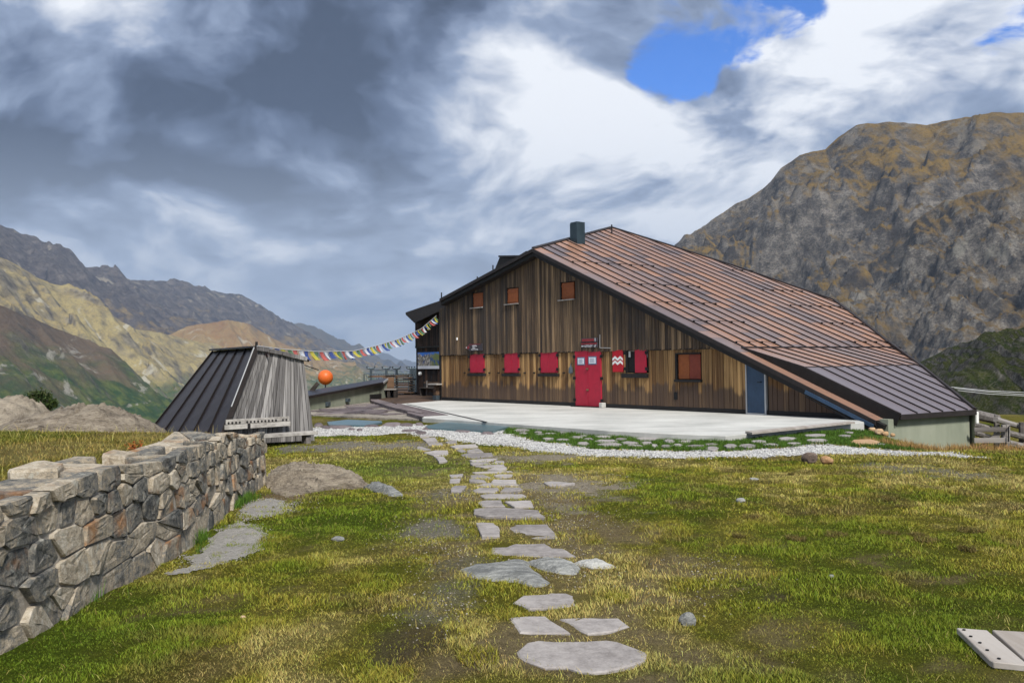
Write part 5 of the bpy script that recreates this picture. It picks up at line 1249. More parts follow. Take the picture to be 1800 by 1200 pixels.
rf = MB(); rf.v = [tuple(srf(i / ns, j / nv_)) for i in range(ns + 1) for j in range(nv_ + 1)] + [tuple(srf(i / ns, j / nv_) - rn * .05) for i in range(ns + 1) for j in range(nv_ + 1)]
nn_ = (ns + 1) * (nv_ + 1)
for i in range(ns):
    for j in range(nv_):
        k = i * (nv_ + 1) + j; q = (k, k + 1, k + nv_ + 2, k + nv_ + 1); rf.f.append(q); rf.f.append(tuple(x + nn_ for x in q[::-1]))
rfo = rf.build('roof', M['dark_metal'], shed)
for i in range(ns + 1):
    a, b = srf(i / ns, 0), srf(i / ns, 1)
    MB().beam(a + rn * .015, b + rn * .015, 0.026, 0.035, rn).build('standing_seam', M['seam'], rfo)
a, b = T1 + SN * .07, BL + SN * .07; MB().beam(a, b, 0.04, 0.12, rn).build('verge_trim', M['barge'], rfo)
MB().beam(a + SN * .03 + rn * .06, a.lerp(b, 0.62) + SN * .03 + rn * .06, 0.02, 0.02, rn).build('verge_strip', M['grey_paint'], rfo)
MB().beam(T1 + UP * 0.03, rid + UP * 0.03, 0.22, 0.04).build('ridge_cap', M['dark_metal'], rfo)
p, q = T1 + SN * .05 + UP * .02, T2 + SN * .05 + UP * .03 + (T2 - T1).normalized() * 0.06
tr = MB().prism([p, q, q + (rid - T1), p + (rid - T1)], UP * 0.035).build('top_roof', M['dark_metal'], shed)
for i in range(4):
    c0, c1 = p.lerp(q, i / 4 + .01), p.lerp(q, (i + 1) / 4 - .01); MB().beam(c0 + SN * .03 + UP * random.uniform(-.02, .01), c1 + SN * .03 + UP * random.uniform(-.02, .01), 0.05, 0.09).build('trim_board', M['plank_shed'], tr)
MB().tube([T2 + SN * .05, T2 + SN * .05 + (T2 - T1).normalized() * 0.12], 0.035, 6).build('beam_end', M['black_wood'], shed)
MB().tube([T2 - UP * .12, T2 - UP * .16 + (T2 - T1).normalized() * 0.42], 0.012, 5).build('rod', M['black_metal'], shed)
MB().tube([T1 + UP * .0 + (T1 - T2).normalized() * -0.05, T1 + UP * .16 + (T2 - T1).normalized() * 0.06], 0.03, 6).build('ridge_post', M['black_wood'], shed)

bench = thing('garden_bench', 'silver-grey plank bench with a drilled backboard against the shed', 'bench', tuple(shp(480, 775)))
sd_ = -wd_
def bpx(x, y, out): return on_plane(x, y, SH_BR + SN * out, SN)
a, b = bpx(397, 747, .16), bpx(508, 741, .16)
zt_, zb_ = bpx(450, 734.5, .16).z, bpx(450, 752, .16).z
ctr = (a + b) / 2; L_ = (b - a).length
zmid = (zt_ + zb_) / 2
MB().box((ctr.x, ctr.y, (zt_ + zmid) / 2 + .003), L_, 0.04, zt_ - zmid - .006, sd_, SN, UP).build('backrest', M['bench_wood'], bench, bevel=.005)
MB().box((ctr.x, ctr.y, (zb_ + zmid) / 2 - .003), L_ + .06, 0.04, zmid - zb_ - .006, sd_, SN, UP).build('backrest', M['bench_wood'], bench, bevel=.005)
for i in range(17):
    if i in (4, 14): continue
    q = a.lerp(b, (i + .6) / 17.5); q.z = zt_ - 0.075
    MB().tube([q + SN * .0195, q + SN * .0225], 0.026, 10).build('drilled_hole', M['black_wood'], bench)
q = bpx(437, 752, .16); MB().box(q + SN * .012 + UP * .02, 0.09, 0.03, 0.16, sd_, SN, UP).build('arch_cutout', M['black_wood'], bench, bevel=.02)
s0_, s1_ = bpx(425, 766, .42), bpx(552.5, 759.5, .42); zs_ = (s0_.z + s1_.z) / 2
c = (s0_ + s1_) / 2
MB().box((c.x, c.y, zs_ - .02), (s1_ - s0_).length, 0.34, 0.075, sd_, SN, UP).build('seat', M['bench_wood'], bench, bevel=.008)
for f in (0.12, 0.88):
    q = s0_.lerp(s1_, f); zg = float(gz(q.x, q.y)); MB().box((q.x, q.y, (zs_ - .06 + zg - .05) / 2), 0.12, 0.22, zs_ - .06 - zg + .05, sd_, SN, UP).build('leg', M['fence_wood'], bench, bevel=.006)

# ------------------------------------------------------------------ low rendered annex with sheet roof
A1, A2 = on_z(520, 721, -0.06), on_z(652, 704.5, -0.06)
adir = (A2 - A1).normalized(); an = Vector((adir.y, -adir.x, 0)); an = an if an.dot(CAM - A1) > 0 else -an
def apx(x, y, dw=0.0): return on_plane(x, y, A1 + an * dw, an)
annex = thing('annex', 'low grey-green rendered outbuilding with a sloping brown sheet roof', 'building', tuple((A1 + A2) / 2))
t1, t2 = apx(520, 703), apx(669, 676); e2 = apx(669, 703)
MB().prism([A1 - UP * .5, Vector((e2.x, e2.y, -.5)), t2, t1], -an * 0.3).build('wall', M['render_green'], annex)
r1, r2 = apx(520, 702, .15), apx(673, 673, .15); k1, k2 = at_y(520, 692, r1.y + 3.2), at_y(684, 664.6, r2.y + 2.0)
ro = MB().prism([r1, r2, k2, k1], (0, 0, 0.05)).build('roof', M['dark_metal'], annex)
MB().beam(r1, r2, 0.06, 0.10).build('eaves_board', M['barge'], ro)
MB().beam(r2, k2, 0.06, 0.10).build('verge_trim', M['grey_paint'], ro)
MB().prism([t2, k2 - UP * .05, Vector((k2.x, k2.y, -.3)), Vector((t2.x, t2.y, -.3))], adir * -0.2).build('end_wall', M['render_green'], annex)
for x0, x1, y0, y1 in ((574, 579, 706, 714), (609, 614, 700, 706)):
    c, d = apx((x0 + x1) / 2, (y0 + y1) / 2, .06), (apx(x1, y0, .06) - apx(x0, y0, .06)).length
    MB().box(c, d, 0.12, apx(x0, y0, .06).z - apx(x0, y1, .06).z, adir, an, UP).build('vent_box', M['steel'], annex, bevel=.01)
c = apx(660, 697, .02); MB().box(c, (apx(669, 697) - apx(650, 697)).length, 0.08, 0.25, adir, an, UP).build('dark_opening', M['black_wood'], annex)

ball_p = at_y(572, 663, 46.0); rad = 13.2 / FPX * 46.0
bl = thing('marker_ball', 'bright orange ball on a thin pole behind the outbuilding roof', 'ball', (ball_p.x, ball_p.y, 0.2))
bm = bmesh.new(); bmesh.ops.create_uvsphere(bm, u_segments=32, v_segments=20, radius=rad); bmesh.ops.translate(bm, vec=ball_p, verts=bm.verts)
me = bpy.data.meshes.new('ball'); bm.to_mesh(me); bm.free(); me.shade_smooth(); me.materials.append(M['orange_ball']); link_mesh('ball', me, None, bl)
MB().tube([ball_p - UP * rad * .98, Vector((ball_p.x, ball_p.y, -2.0))], 0.035, 6).build('pole', M['steel'], bl)
q = at_y(552, 682, 39.0); o = MB().beam(q - Vector((.25, 0, .28)), q + Vector((.18, 0, .22)), 0.12, 0.16).box(q + Vector((-.15, 0, -.25)), .5, .12, .12).build('roof_stump', M['dark_furniture']); tag(o, 'dark broken timber stump beside the orange ball', 'timber')

# ------------------------------------------------------------------ prayer flags
fs = thing('prayer_flag_string', 'string of small multicoloured prayer flags from shed to hut', 'flags', tuple(T1))
pA = T1 + UP * 0.12; pB = fac(fpx(768, 553, -0.5)[0], fpx(768, 553, -0.5)[1], -0.5); pB = on_plane(769, 553, P0 + FN * (WW + 0.2), FN)
FL = [(452, 608), (500, 614), (560, 618), (620, 617), (660, 608), (700, 596), (740, 578), (769, 553)]
NF = 56; pts = []
depA, depB = pA.y, pB.y
for k in range(NF * 2 + 1):
    f = k / (NF * 2); x = 452 + (769 - 452) * f
    y = float(np.interp(x, [p[0] for p in FL], [p[1] for p in FL]))
    # distance grows along the string; perspective-correct share of the way
    wgt = f * depA / (f * depA + (1 - f) * depB); dep = depA + (depB - depA) * wgt
    pts.append(at_y(x, y, dep))
sm = [pts[0]] + [(pts[i - 1] + pts[i] * 2 + pts[i + 1]) / 4 for i in range(1, len(pts) - 1)] + [pts[-1]]
pts = sm
MB().tube(pts, 0.012, 4).build('cord', M['grey_paint'], fs)
FC = [plain('flag_' + n, c, 0.8, var=0.12, scale=12, bump=0.001) for n, c in (('red', (0.32, 0.075, 0.065)), ('white', (0.42, 0.44, 0.48)), ('blue', (0.030, 0.055, 0.19)), ('yellow', (0.36, 0.32, 0.045)), ('green', (0.070, 0.135, 0.075)))]
tot = sum((pts[i + 1] - pts[i]).length for i in range(len(pts) - 1)); step = tot / NF
acc = 0.0; nxt = 0.2; ci = 0
for i in range(len(pts) - 1):
    seg = (pts[i + 1] - pts[i]).length
    while nxt < acc + seg:
        f = (nxt - acc) / seg; a = pts[i].lerp(pts[i + 1], f); d = (pts[i + 1] - pts[i]).normalized(); w = step * 0.74; hgt = random.uniform(0.19, 0.27)
        b = a + d * w; sway = Vector((random.uniform(0.02, .16), random.uniform(-.10, .05), 0)); nn = Vector((d.y, -d.x, 0))
        g = MB(); nu, nv = 4, 4
        for r in range(nv + 1):
            for c in range(nu + 1):
                tr_ = r / nv; tc_ = c / nu; pnt = a.lerp(b, tc_) - UP * hgt * tr_ + sway * tr_ * tr_ * 1.3 + nn * (0.05 * tr_ * math.sin(tc_ * 5 + nxt * 7) + 0.03 * tr_)
                pnt = pnt + (a + b) * 0 ; pnt = pnt.lerp(a.lerp(b, 0.5) + (pnt - a.lerp(b, tc_)), 0.15 * tr_ * random.random())
                g.v.append(tuple(pnt))
        for r in range(nv):
            for c in range(nu): k = r * (nu + 1) + c; g.f.append((k, k + 1, k + nu + 2, k + nu + 1))
        g.build('flag', FC[ci % 5], fs); ci += 1; nxt += step
    acc += seg

# ------------------------------------------------------------------ signs, lamp, poster
def strokes(parent, s, z, w, n, pitch, hgt):
    """weathered, unreadable lettering: small upright and slanted strokes"""
    for i in range(n):
        x = s + i * pitch; k = i % 4
        MB().box(fac(x, z, w), 0.016, 0.004, hgt * (0.8 + 0.2 * (k % 2)), FD, FN, UP).build('letter_stroke', M['sign_white'], parent)
        if k != 3: MB().box(fac(x + pitch * .35, z + (hgt * .38 if k else -hgt * .38), w), pitch * .45, 0.004, 0.016, FD, FN, UP).build('letter_stroke', M['sign_white'], parent)
M['sign_board'] = plain('charcoal_sign_board', (0.045, 0.040, 0.048), 0.5, var=0.3, scale=8); M['sign_red'] = plain('faded_red_sign', (0.22, 0.025, 0.030), 0.55, var=0.35, scale=10); M['sign_white'] = plain('sign_lettering', (0.62, 0.62, 0.66), 0.6, var=0.1)
s0, s1 = fpx(819.5, 610, .12)[0], fpx(848, 610, .12)[0]; z1, z0 = fpx(834, 604, .12)[1], fpx(834, 616.5, .12)[1]
sg1 = thing('arrow_sign', 'charcoal and red arrow-shaped signboard above the first red shutter', 'sign', tuple(fac((s0 + s1) / 2, z0, .12)))
tip = (s1 - s0) * 0.22; zm_ = (z0 + z1) / 2
MB().prism([fac(s0, zm_, .10), fac(s0 + tip, z0, .10), fac(s1, z0, .10), fac(s1, z1, .10), fac(s0 + tip, z1, .10)], FN * 0.04).build('board', M['sign_board'], sg1)
MB().prism([fac(s0 + .01, zm_, .141), fac(s0 + tip * .75, zm_ - (z1 - z0) * .26, .141), fac(s0 + tip * 1.1, zm_, .141), fac(s0 + tip * .75, zm_ + (z1 - z0) * .26, .141)], FN * 0.005).build('arrow_tip', M['sign_red'], sg1)
MB().prism([fac(s0 - .0, zm_, .147), fac(s0 + tip * .3, zm_ - .04, .147), fac(s0 + tip * .3, zm_ + .04, .147)], FN * 0.003).build('arrow_point', M['sign_white'], sg1)
MB().box(fac((s0 + s1) / 2 + .06, z1 - .03, .143), (s1 - s0) * .7, 0.006, 0.03, FD, FN, UP).build('red_edge', M['sign_red'], sg1)
for k, (wdt, off, zz) in enumerate(((0.36, 0.05, 0.70), (0.22, 0.0, 0.42), (0.52, 0.06, 0.20))):   # worn, unreadable lettering
    n = int(wdt / 0.055)
    for i in range(n):
        MB().box(fac((s0 + s1) / 2 + off - wdt / 2 + (i + .5) * wdt / n, z0 + (z1 - z0) * zz + random.uniform(-.006, .006), .143), 0.030, 0.006, random.uniform(0.035, 0.065) * (1.3 if k == 0 else .8), FD, FN, UP).build('letter_stroke', M['sign_white'], sg1)
def long_sign(y0, y1, mat, label, red):
    s0, s1 = fpx(1021.5, 602, .12)[0], fpx(1051, 602, .12)[0]; z1, z0 = fpx(1036, y0, .12)[1], fpx(1036, y1, .12)[1]
    t = thing('hut_sign', label, 'sign', tuple(fac((s0 + s1) / 2, z0, .12)))
    MB().box(fac((s0 + s1) / 2, (z0 + z1) / 2, .12), s1 - s0, 0.045, z1 - z0, FD, FN, UP).build('board', mat, t, bevel=0.02); return t, s0, s1, z0, z1
t, s0, s1, z0, z1 = long_sign(594, 601.3, M['sign_board'], 'upper grey-edged dark red signboard above the red door', True)
MB().box(fac((s0 + s1) / 2 - .06, (z0 + z1) / 2, .145), (s1 - s0) * .72, 0.005, (z1 - z0) * .66, FD, FN, UP).build('red_field', M['sign_red'], t)
MB().box(fac(s1 - .12, (z0 + z1) / 2 + .025, .147), 0.03, 0.006, 0.085, FD, FN, UP).build('white_mark', M['sign_white'], t); MB().box(fac(s1 - .12, z0 + .03, .147), 0.03, 0.006, 0.025, FD, FN, UP).build('white_mark', M['sign_white'], t)
t, s0, s1, z0, z1 = long_sign(602, 610.6, M['sign_board'], 'lower signboard with white arrow lettering above the red door', False)
MB().box(fac((s0 + s1) / 2, z1 - (z1 - z0) * .22, .145), (s1 - s0) * .92, 0.005, (z1 - z0) * .32, FD, FN, UP).build('red_field', M['sign_red'], t)
zl = z0 + (z1 - z0) * .30; MB().box(fac(s0 + .08, zl, .147), 0.05, 0.005, 0.05, FD, FN, UP).build('arrow_mark', M['sign_white'], t); MB().box(fac(s0 + .15, zl, .147), 0.10, 0.005, 0.018, FD, FN, UP).build('arrow_mark', M['sign_white'], t); strokes(t, s0 + .24, zl, .147, 7, .062, .085); strokes(t, s1 - .17, zl, .147, 2, .062, .085)
q = fpx(1004, 649, .08)
ln = thing('wall_lantern', 'small dark iron lantern on the boards beside the red door', 'lantern', tuple(fac(q[0], q[1] - .15, .1)))
MB().tube([fac(q[0], q[1] - .16, .1), fac(q[0], q[1] - .12, .1), fac(q[0], q[1] + .06, .1), fac(q[0], q[1] + .10, .1), fac(q[0], q[1] + .2, .1)], [0.06, 0.09, 0.08, 0.035, 0.01], 8).build('body', M['steel'], ln)
MB().tube([fac(q[0], q[1] + .2, .1), fac(q[0], q[1] + .24, .06), fac(q[0], q[1] + .2, .03)], 0.012, 5).build('bracket', M['black_metal'], ln)

def mat_poster():
    m, t = new_mat('mountain_poster_print'); g = t.node('ShaderNodeTexCoord').outputs['Generated']
    sp = t.node('ShaderNodeSeparateXYZ', {0: g}); z = sp.outputs['Z']; n = t.noise(objco(t), 3.2, 8, 0.65); n2 = t.noise(objco(t), 9, 6, 0.7)
    rk = t.ramp(n2, [(0.35, (0.035, 0.045, 0.07)), (0.5, (0.20, 0.17, 0.13)), (0.62, (0.55, 0.53, 0.50))])
    rk = t.mix(t.smooth(t.math('ADD', sp.outputs['X'], t.math('MULTIPLY', n, .6)), 0.8, 1.1), rk, (0.12, 0.15, 0.04))
    rk = t.mix(t.smooth(n, 0.55, 0.62), rk, (0.015, 0.05, 0.20))
    sky = t.smooth(t.math('ADD', z, t.math('MULTIPLY', t.math('SUBTRACT', n, .5), 0.7)), 0.84, 0.92)
    c = t.mix(sky, rk, (0.02, 0.13, 0.50)); c = t.mix(t.smooth(z, 0.19, 0.17), c, (0.55, 0.56, 0.60)); finish(t, c, 0.35); return m
sa, sb = wpx(735, 630, .09)[0], wpx(772, 630, .09)[0]; za, zb_2 = wpx(753, 648, .09)[1], wpx(753, 619, .09)[1]
po = thing('poster_board', 'large framed mountain panorama poster on the dark side wing', 'poster', tuple(fac((sa + sb) / 2, za, WW + .1)))
MB().box(fac((sa + sb) / 2, (za + zb_2) / 2, WW + .08), sb - sa + .06, 0.05, zb_2 - za + .06, FD, FN, UP).build('backing', M['black_wood'], po)
MB().box(fac((sa + sb) / 2, (za + zb_2) / 2, WW + .11), sb - sa, 0.012, zb_2 - za, FD, FN, UP).build('print', mat_poster(), po)
q = wpx(738, 656.5, .1); lm = thing('wall_lamp', 'round white bulkhead lamp below the mountain poster', 'lamp', tuple(fac(q[0], q[1], WW + .1)))
MB().tube([fac(q[0], q[1], WW + .04), fac(q[0], q[1], WW + .14)], 0.11, 14).build('housing', M['grey_paint'], lm)
MB().tube([fac(q[0], q[1], WW + .14), fac(q[0], q[1], WW + .18)], [0.075, 0.045], 12).build('lens', M['white_paint'], lm)

# ------------------------------------------------------------------ furniture on the deck
def wbox(b, s, z, w, ls, lz, lw): return b.box(fac(s, z, WW + w), ls, lw, lz, FD, FN, UP)
s0, s1 = wpx(744, 685, .5)[0], wpx(777, 685, .5)[0]
tb = thing('wall_bench', 'dark slatted wooden bench standing against the side wing', 'bench', tuple(fac((s0 + s1) / 2, 0, WW + .5)))
zlo, zhi = 0.10, wpx(755, 670.5, .5)[1]
for k in range(6):
    wbox(MB(), (s0 + s1) / 2, zlo + (zhi - zlo) * (k + .5) / 6, .45, s1 - s0, (zhi - zlo) / 6 * .78, .03).build('slat', M['brown_wood'] if k in (1, 5) else M['dark_furniture'], tb)
wbox(MB(), s0 + .35, (zlo + zhi) / 2, .50, .07, zhi - zlo + .1, .05).build('post', M['fence_wood'], tb)
wbox(MB(), (s0 + s1) / 2, .42, .62, s1 - s0, .04, .3).build('seat', M['dark_furniture'], tb)
for ss in (s0 + .1, s1 - .1): wbox(MB(), ss, .2, .6, .08, .42, .3).build('leg', M['dark_furniture'], tb)
q = on_z(772, 703.5, 0); cq_ = Vector((q.x - .15, q.y + .5, 0))
ta = thing('small_table', 'small light wooden table at the corner of the gable', 'table', tuple(cq_)); zt2 = at_y(770, 675, cq_.y).z
MB().box(cq_ + UP * zt2, 0.75, 0.5, 0.06, FD, FN, UP).build('table_top', M['bench_wood'], ta, bevel=.006)
MB().box(cq_ + UP * (zt2 / 2 + .1), 0.22, 0.22, zt2 - .25, FD, FN, UP).build('pedestal', M['brown_wood'], ta); MB().box(cq_ + UP * .1, 0.28, 0.28, 0.22, FD, FN, UP).build('foot', M['steel'], ta)

YD = 52.0
def rack(name, xs, label, yb, Y, bar=True, foot=False):
    base = at_y(sum(xs) / len(xs), yb, Y); t = thing(name, label, 'rack', (base.x, base.y, 0.0)); tops = []
    for x in xs:
        tp = at_y(x, 647.5, Y); bt = Vector((tp.x, tp.y, 0.0)); tops.append(tp)
        MB().tube([bt, tp], 0.07, 8).build('post', M['steel'], t)
        k = 7.0 / FPX * Y
        MB().tube([tp + Vector((-k, 0, .12)), tp + Vector((-k * .9, 0, .02)), tp + Vector((-k * .5, 0, 0)), tp + Vector((k * .5, 0, 0)), tp + Vector((k * .9, 0, .02)), tp + Vector((k, 0, .12))], 0.055, 6).build('hook_arm', M['steel'], t)
        if foot: MB().tube([bt, bt + UP * .03, bt + UP * .06], [0.4, 0.38, 0.08], 12).build('foot', M['steel'], t)
    if bar: MB().beam(tops[0] - UP * .10, tops[-1] - UP * .10, 0.05, 0.05).build('cross_bar', M['steel'], t)
    return t
rack('ski_rack', (652, 679, 697), 'steel rack of three linked posts with hooked arms above the bench stack', 690, YD)
rack('ski_rack', (722, 726, 730.5), 'steel rack of three close-set hooked posts beside the side wing', 686, 54.0, False, True)
tb2 = thing('bar_table', 'tall grey bar table between hooked posts and bench stack', 'table', tuple(at_y(724, 690, 51))[:2] + (0,)); tc = at_y(724, 665.5, 51.0)
MB().box(tc, 0.95, 0.7, 0.06).build('table_top', M['steel'], tb2); MB().tube([tc, Vector((tc.x, tc.y, 0))], 0.05, 8).build('pedestal', M['steel'], tb2); MB().box((tc.x, tc.y, .06), .8, .7, .1).build('foot', M['dark_furniture'], tb2)
rl = thing('deck_railing', 'thin steel balustrade along the far edge of the deck', 'railing', tuple(at_y(690, 680, 58))[:2] + (0,))
ra, rb = at_y(640, 660, 58.0), at_y(735, 656.5, 58.0); zr = 1.05
ra.z = rb.z = at_y(690, 656.5, 58.0).z
MB().tube([ra, rb], 0.035, 6).build('top_rail', M['steel'], rl); MB().tube([ra - UP * .85, rb - UP * .85], 0.025, 6).build('bottom_rail', M['steel'], rl)
for k in range(23):
    p = ra.lerp(rb, k / 22); MB().tube([p, p - UP * (1.1 if k % 6 == 0 else .85)], 0.035 if k % 6 == 0 else 0.014, 5).build('post' if k % 6 == 0 else 'baluster', M['steel'], rl)
# stacks of wooden benches
for k in range(8):
    c = at_y(703, 688, 49.5); z = 0.12 + k * 0.135; off = random.uniform(-.12, .12)
    b = MB(); b.box((c.x + off, c.y + .5, z), 1.35 + .1 * (k % 2), 0.75, 0.05); o = b
    t = thing('stacked_bench', 'dark wooden bench lying in the stack on the deck', 'bench', (c.x + off, c.y + .5, z - .05), 'benches stacked on the deck')
    b.build('seat', M['dark_furniture'] if k % 3 else M['brown_wood'], t)
    for sx in (-.5, .5): MB().box((c.x + off + sx, c.y + .5, z - .055), .07, .7, .06).build('leg', M['dark_furniture'], t)
for k in range(3):
    a, b = at_y(650 + 3 * k, 662 - k * .6, 50 + k), at_y(712, 660.5 - k * .6, 51 + k); o = MB().beam(a, b, .5, .06).build('tabletop_board', M['brown_wood']); tag(o, 'long brown table top laid across the bench stack', 'board', 'table tops laid across the bench stack')
    MB().beam(a.lerp(b, .1) - UP * .05, Vector((*a.lerp(b, .1)[:2], 0)), .08, .08, (0, 1, 0)).build('leg', M['fence_wood'], o) if False else None
pc = on_z(683, 699, 0)
pb = thing('plank_seat', 'weathered high-backed plank seat at the end of the outbuilding', 'bench', (pc.x, pc.y, 0))
wq = 27 / FPX * pc.y
MB().box((pc.x, pc.y + .3, .42), wq, .7, .06).build('seat', M['fence_wood'], pb); MB().box((pc.x - wq * .12, pc.y + .65, .72), wq * .75, .05, .6).build('backrest', M['brown_wood'], pb)
for sx in (-.42, 0.0, .42): MB().box((pc.x + sx * wq, pc.y + .3, .2), .14, .6, .4).build('leg', M['dark_furniture'], pb)
MB().box((pc.x, pc.y + .5, .2), wq * .98, .1, .38).build('apron', M['black_wood'], pb)

# ------------------------------------------------------------------ fence and cables past the rendered wall
YF = 25.5
def fpt(x, y, dy=0): return at_y(x, y, YF + dy)
fn = thing('rail_fence', 'weathered grey rail fence with diagonal brace past the rendered wall', 'fence', tuple(fpt(1745, 798)))
for (x0, y0, x1, y1, h) in ((1712, 755, 1771, 754.5, .13), (1712, 774, 1773, 773.5, .14), (1716, 793, 1773, 792, .14)):
    MB().beam(fpt(x0, y0), fpt(x1, y1), .05, h).build('rail', M['fence_wood'], fn, bevel=.006)
MB().beam(fpt(1719, 790, .1), fpt(1757, 760, .1), .05, .12).build('brace', M['fence_wood'], fn)
for x in (1764, 1771): MB().beam(fpt(x, 746, .12), fpt(x, 806, .12), .10, .10, (0, 1, 0)).build('post', M['fence_wood'], fn)
MB().tube([fpt(1775, 748, -.1), fpt(1773, 750, -.1), fpt(1772.5, 776, -.1)], .018, 6).build('iron_rod', M['black_metal'], fn)
f2 = thing('log_rail_fence', 'second fence of sloping round log rails behind the braced fence', 'fence', tuple(fpt(1770, 790, 5)))
for (x0, y0, x1, y1, r) in ((1712, 728, 1752, 737, .16), (1750, 737, 1795, 750, .09), (1712, 745, 1742, 752, .08), (1712, 760, 1750, 772, .09), (1770, 760, 1830, 776, .10), (1772, 778, 1830, 792, .10)):
    MB().tube([fpt(x0, y0, 3), fpt(x1, y1, 4)], r, 8).build('log_rail', M['fence_wood'], f2)
for x, y in ((1752, 735), (1796, 748)): MB().tube([fpt(x, y - 6, 3.6), fpt(x, y + 60, 3.6)], .09, 7).build('post', M['fence_wood'], f2)
for k, (y0, y1, y2) in enumerate(((680, 686.5, 689.5), (682, 688.5, 693), (686, 692, 695.5))):
    p = [at_y(1672 + 6 * k, y0, 34.0), at_y(1735, y1, 36), at_y(1800, y2, 38), at_y(1900, y2 + 2, 41), at_y(2050, y2 - 2, 46)]
    cb = MB().tube(p, 0.014, 5).build('cable', M['grey_paint']); tag(cb, 'thin grey cable slung from the low roof end across the heather slope', 'cable', 'cables slung from the roof end')

# ------------------------------------------------------------------ grass, gravel, shrubs
def strip_mesh(name, base, d1, d2, width, side, colr, m):
    """many curved blades as one mesh: base point, mid offset, tip offset"""
    n = len(base); w = (side * width[:, None]) / 2
    v = np.stack([base - w, base + w, base + d1 - w * .8, base + d1 + w * .8, base + d2], 1).reshape(-1, 3)
    o = (np.arange(n) * 5)[:, None]
    lp = np.concatenate([o + np.array([[0, 1, 3, 2]]), o + np.array([[2, 3, 4]])], 1).ravel().astype(np.int32)
    me = bpy.data.meshes.new(name); me.vertices.add(len(v)); me.vertices.foreach_set('co', v.ravel())
    me.loops.add(len(lp)); me.loops.foreach_set('vertex_index', lp)
    st = np.stack([np.arange(n) * 7, np.arange(n) * 7 + 4], 1).ravel().astype(np.int32)
    me.polygons.add(len(st)); me.polygons.foreach_set('loop_start', st); me.update(calc_edges=True)
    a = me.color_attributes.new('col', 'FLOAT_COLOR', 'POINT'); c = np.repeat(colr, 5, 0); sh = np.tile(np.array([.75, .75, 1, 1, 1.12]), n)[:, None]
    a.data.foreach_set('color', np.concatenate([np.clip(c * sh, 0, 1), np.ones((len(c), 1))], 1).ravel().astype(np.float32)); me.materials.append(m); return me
def blades(x, y, length, lean, width, colr, jitter=0.35):
    n = len(x); z = gz(x, y); a = rng.uniform(0, 2 * np.pi, n); tw = rng.uniform(0, 2 * np.pi, n)
    L = length * rng.uniform(0.6, 1.35, n); ln = np.clip(lean + rng.normal(0, .22, n), 0.05, 1.35)
    dirv = np.stack([np.cos(a), np.sin(a)], 1)
    d1 = np.concatenate([dirv * (L * .42 * np.sin(ln * .6))[:, None], (L * .5 * np.cos(ln * .6))[:, None]], 1)
    d2 = np.concatenate([dirv * (L * (.42 * np.sin(ln * .6) + .55 * np.sin(ln)))[:, None], (L * (.5 * np.cos(ln * .6) + .5 * np.cos(ln)))[:, None]], 1)
    side = np.stack([np.cos(tw), np.sin(tw), np.zeros(n)], 1)
    c = colr * (1 + rng.uniform(-jitter, jitter, n))[:, None]; c = c * (1 + rng.uniform(-.12, .12, (n, 3)))
    return np.stack([x, y, z - 0.004], 1), d1, d2, width * rng.uniform(.7, 1.3, n), side, c
def blocked(x, y):
    k = in_poly(x, y, SLAB) | in_poly(x, y, GRAVEL) | in_poly(x, y, plat)
    for p in GREYGRAVEL: k |= in_poly(x, y, shrink(p, .10)) & (fbm(x * 5, y * 5, oct=3, seed=6) < .62)
    for p in STONES_2D:
        xs = [q[0] for q in p]; ys = [q[1] for q in p]
        box = (x > min(xs) - .02) & (x < max(xs) + .02) & (y > min(ys) - .02) & (y < max(ys) + .02)
        if box.any():
            idx = np.where(box)[0]; k[idx] |= in_poly(x[idx], y[idx], shrink(p, 0.035))
    return k
sets = []
def lawn_patch(y0, y1, dens, length, width, xr=0.64, side=None):
    A = xr * (y1 * y1 - y0 * y0); n = int(A * dens) if side is None else int(side * (y1 - y0) * dens)
    y = np.sqrt(rng.uniform(y0 * y0, y1 * y1, n)); x = rng.uniform(-xr, xr, n) * y
    if side is not None: y = rng.uniform(y0, y1, n); x = xr * y + rng.random(n) * side
    k = x > wall_x(np.clip(y, 1.5, 13.15)) + 0.02; k |= y > 14.2
    x, y = x[k], y[k]; c, bare, soil = lawn(x, y)
    keep = rng.random(len(x)) > bare * 1.05
    cl = fbm(x * 3.0, y * 3.0, oct=3, seed=77); keep &= rng.random(len(x)) < 0.70 + 0.7 * cl
    keep &= ~blocked(x, y)
    x, y, c, cl = x[keep], y[keep], c[keep], cl[keep]
    ck = sstep(cl, .3, .7); sets.append(blades(x, y, length * (0.55 + 1.0 * ck), 0.95 - .25 * ck, width, c * (1.16 + .18 * ck)[:, None], .5))
lawn_patch(3.2, 6.0, 10500, 0.024, 0.0034); lawn_patch(6.0, 9.5, 5200, 0.026, 0.0046); lawn_patch(9.5, 15.0, 1800, 0.033, 0.0075); lawn_patch(15.0, 23.0, 650, 0.034, 0.012)
lawn_patch(3.0, 9.5, 1500, 0.03, 0.007, side=4.0); lawn_patch(9.5, 20.0, 420, 0.034, 0.012, side=5.0)
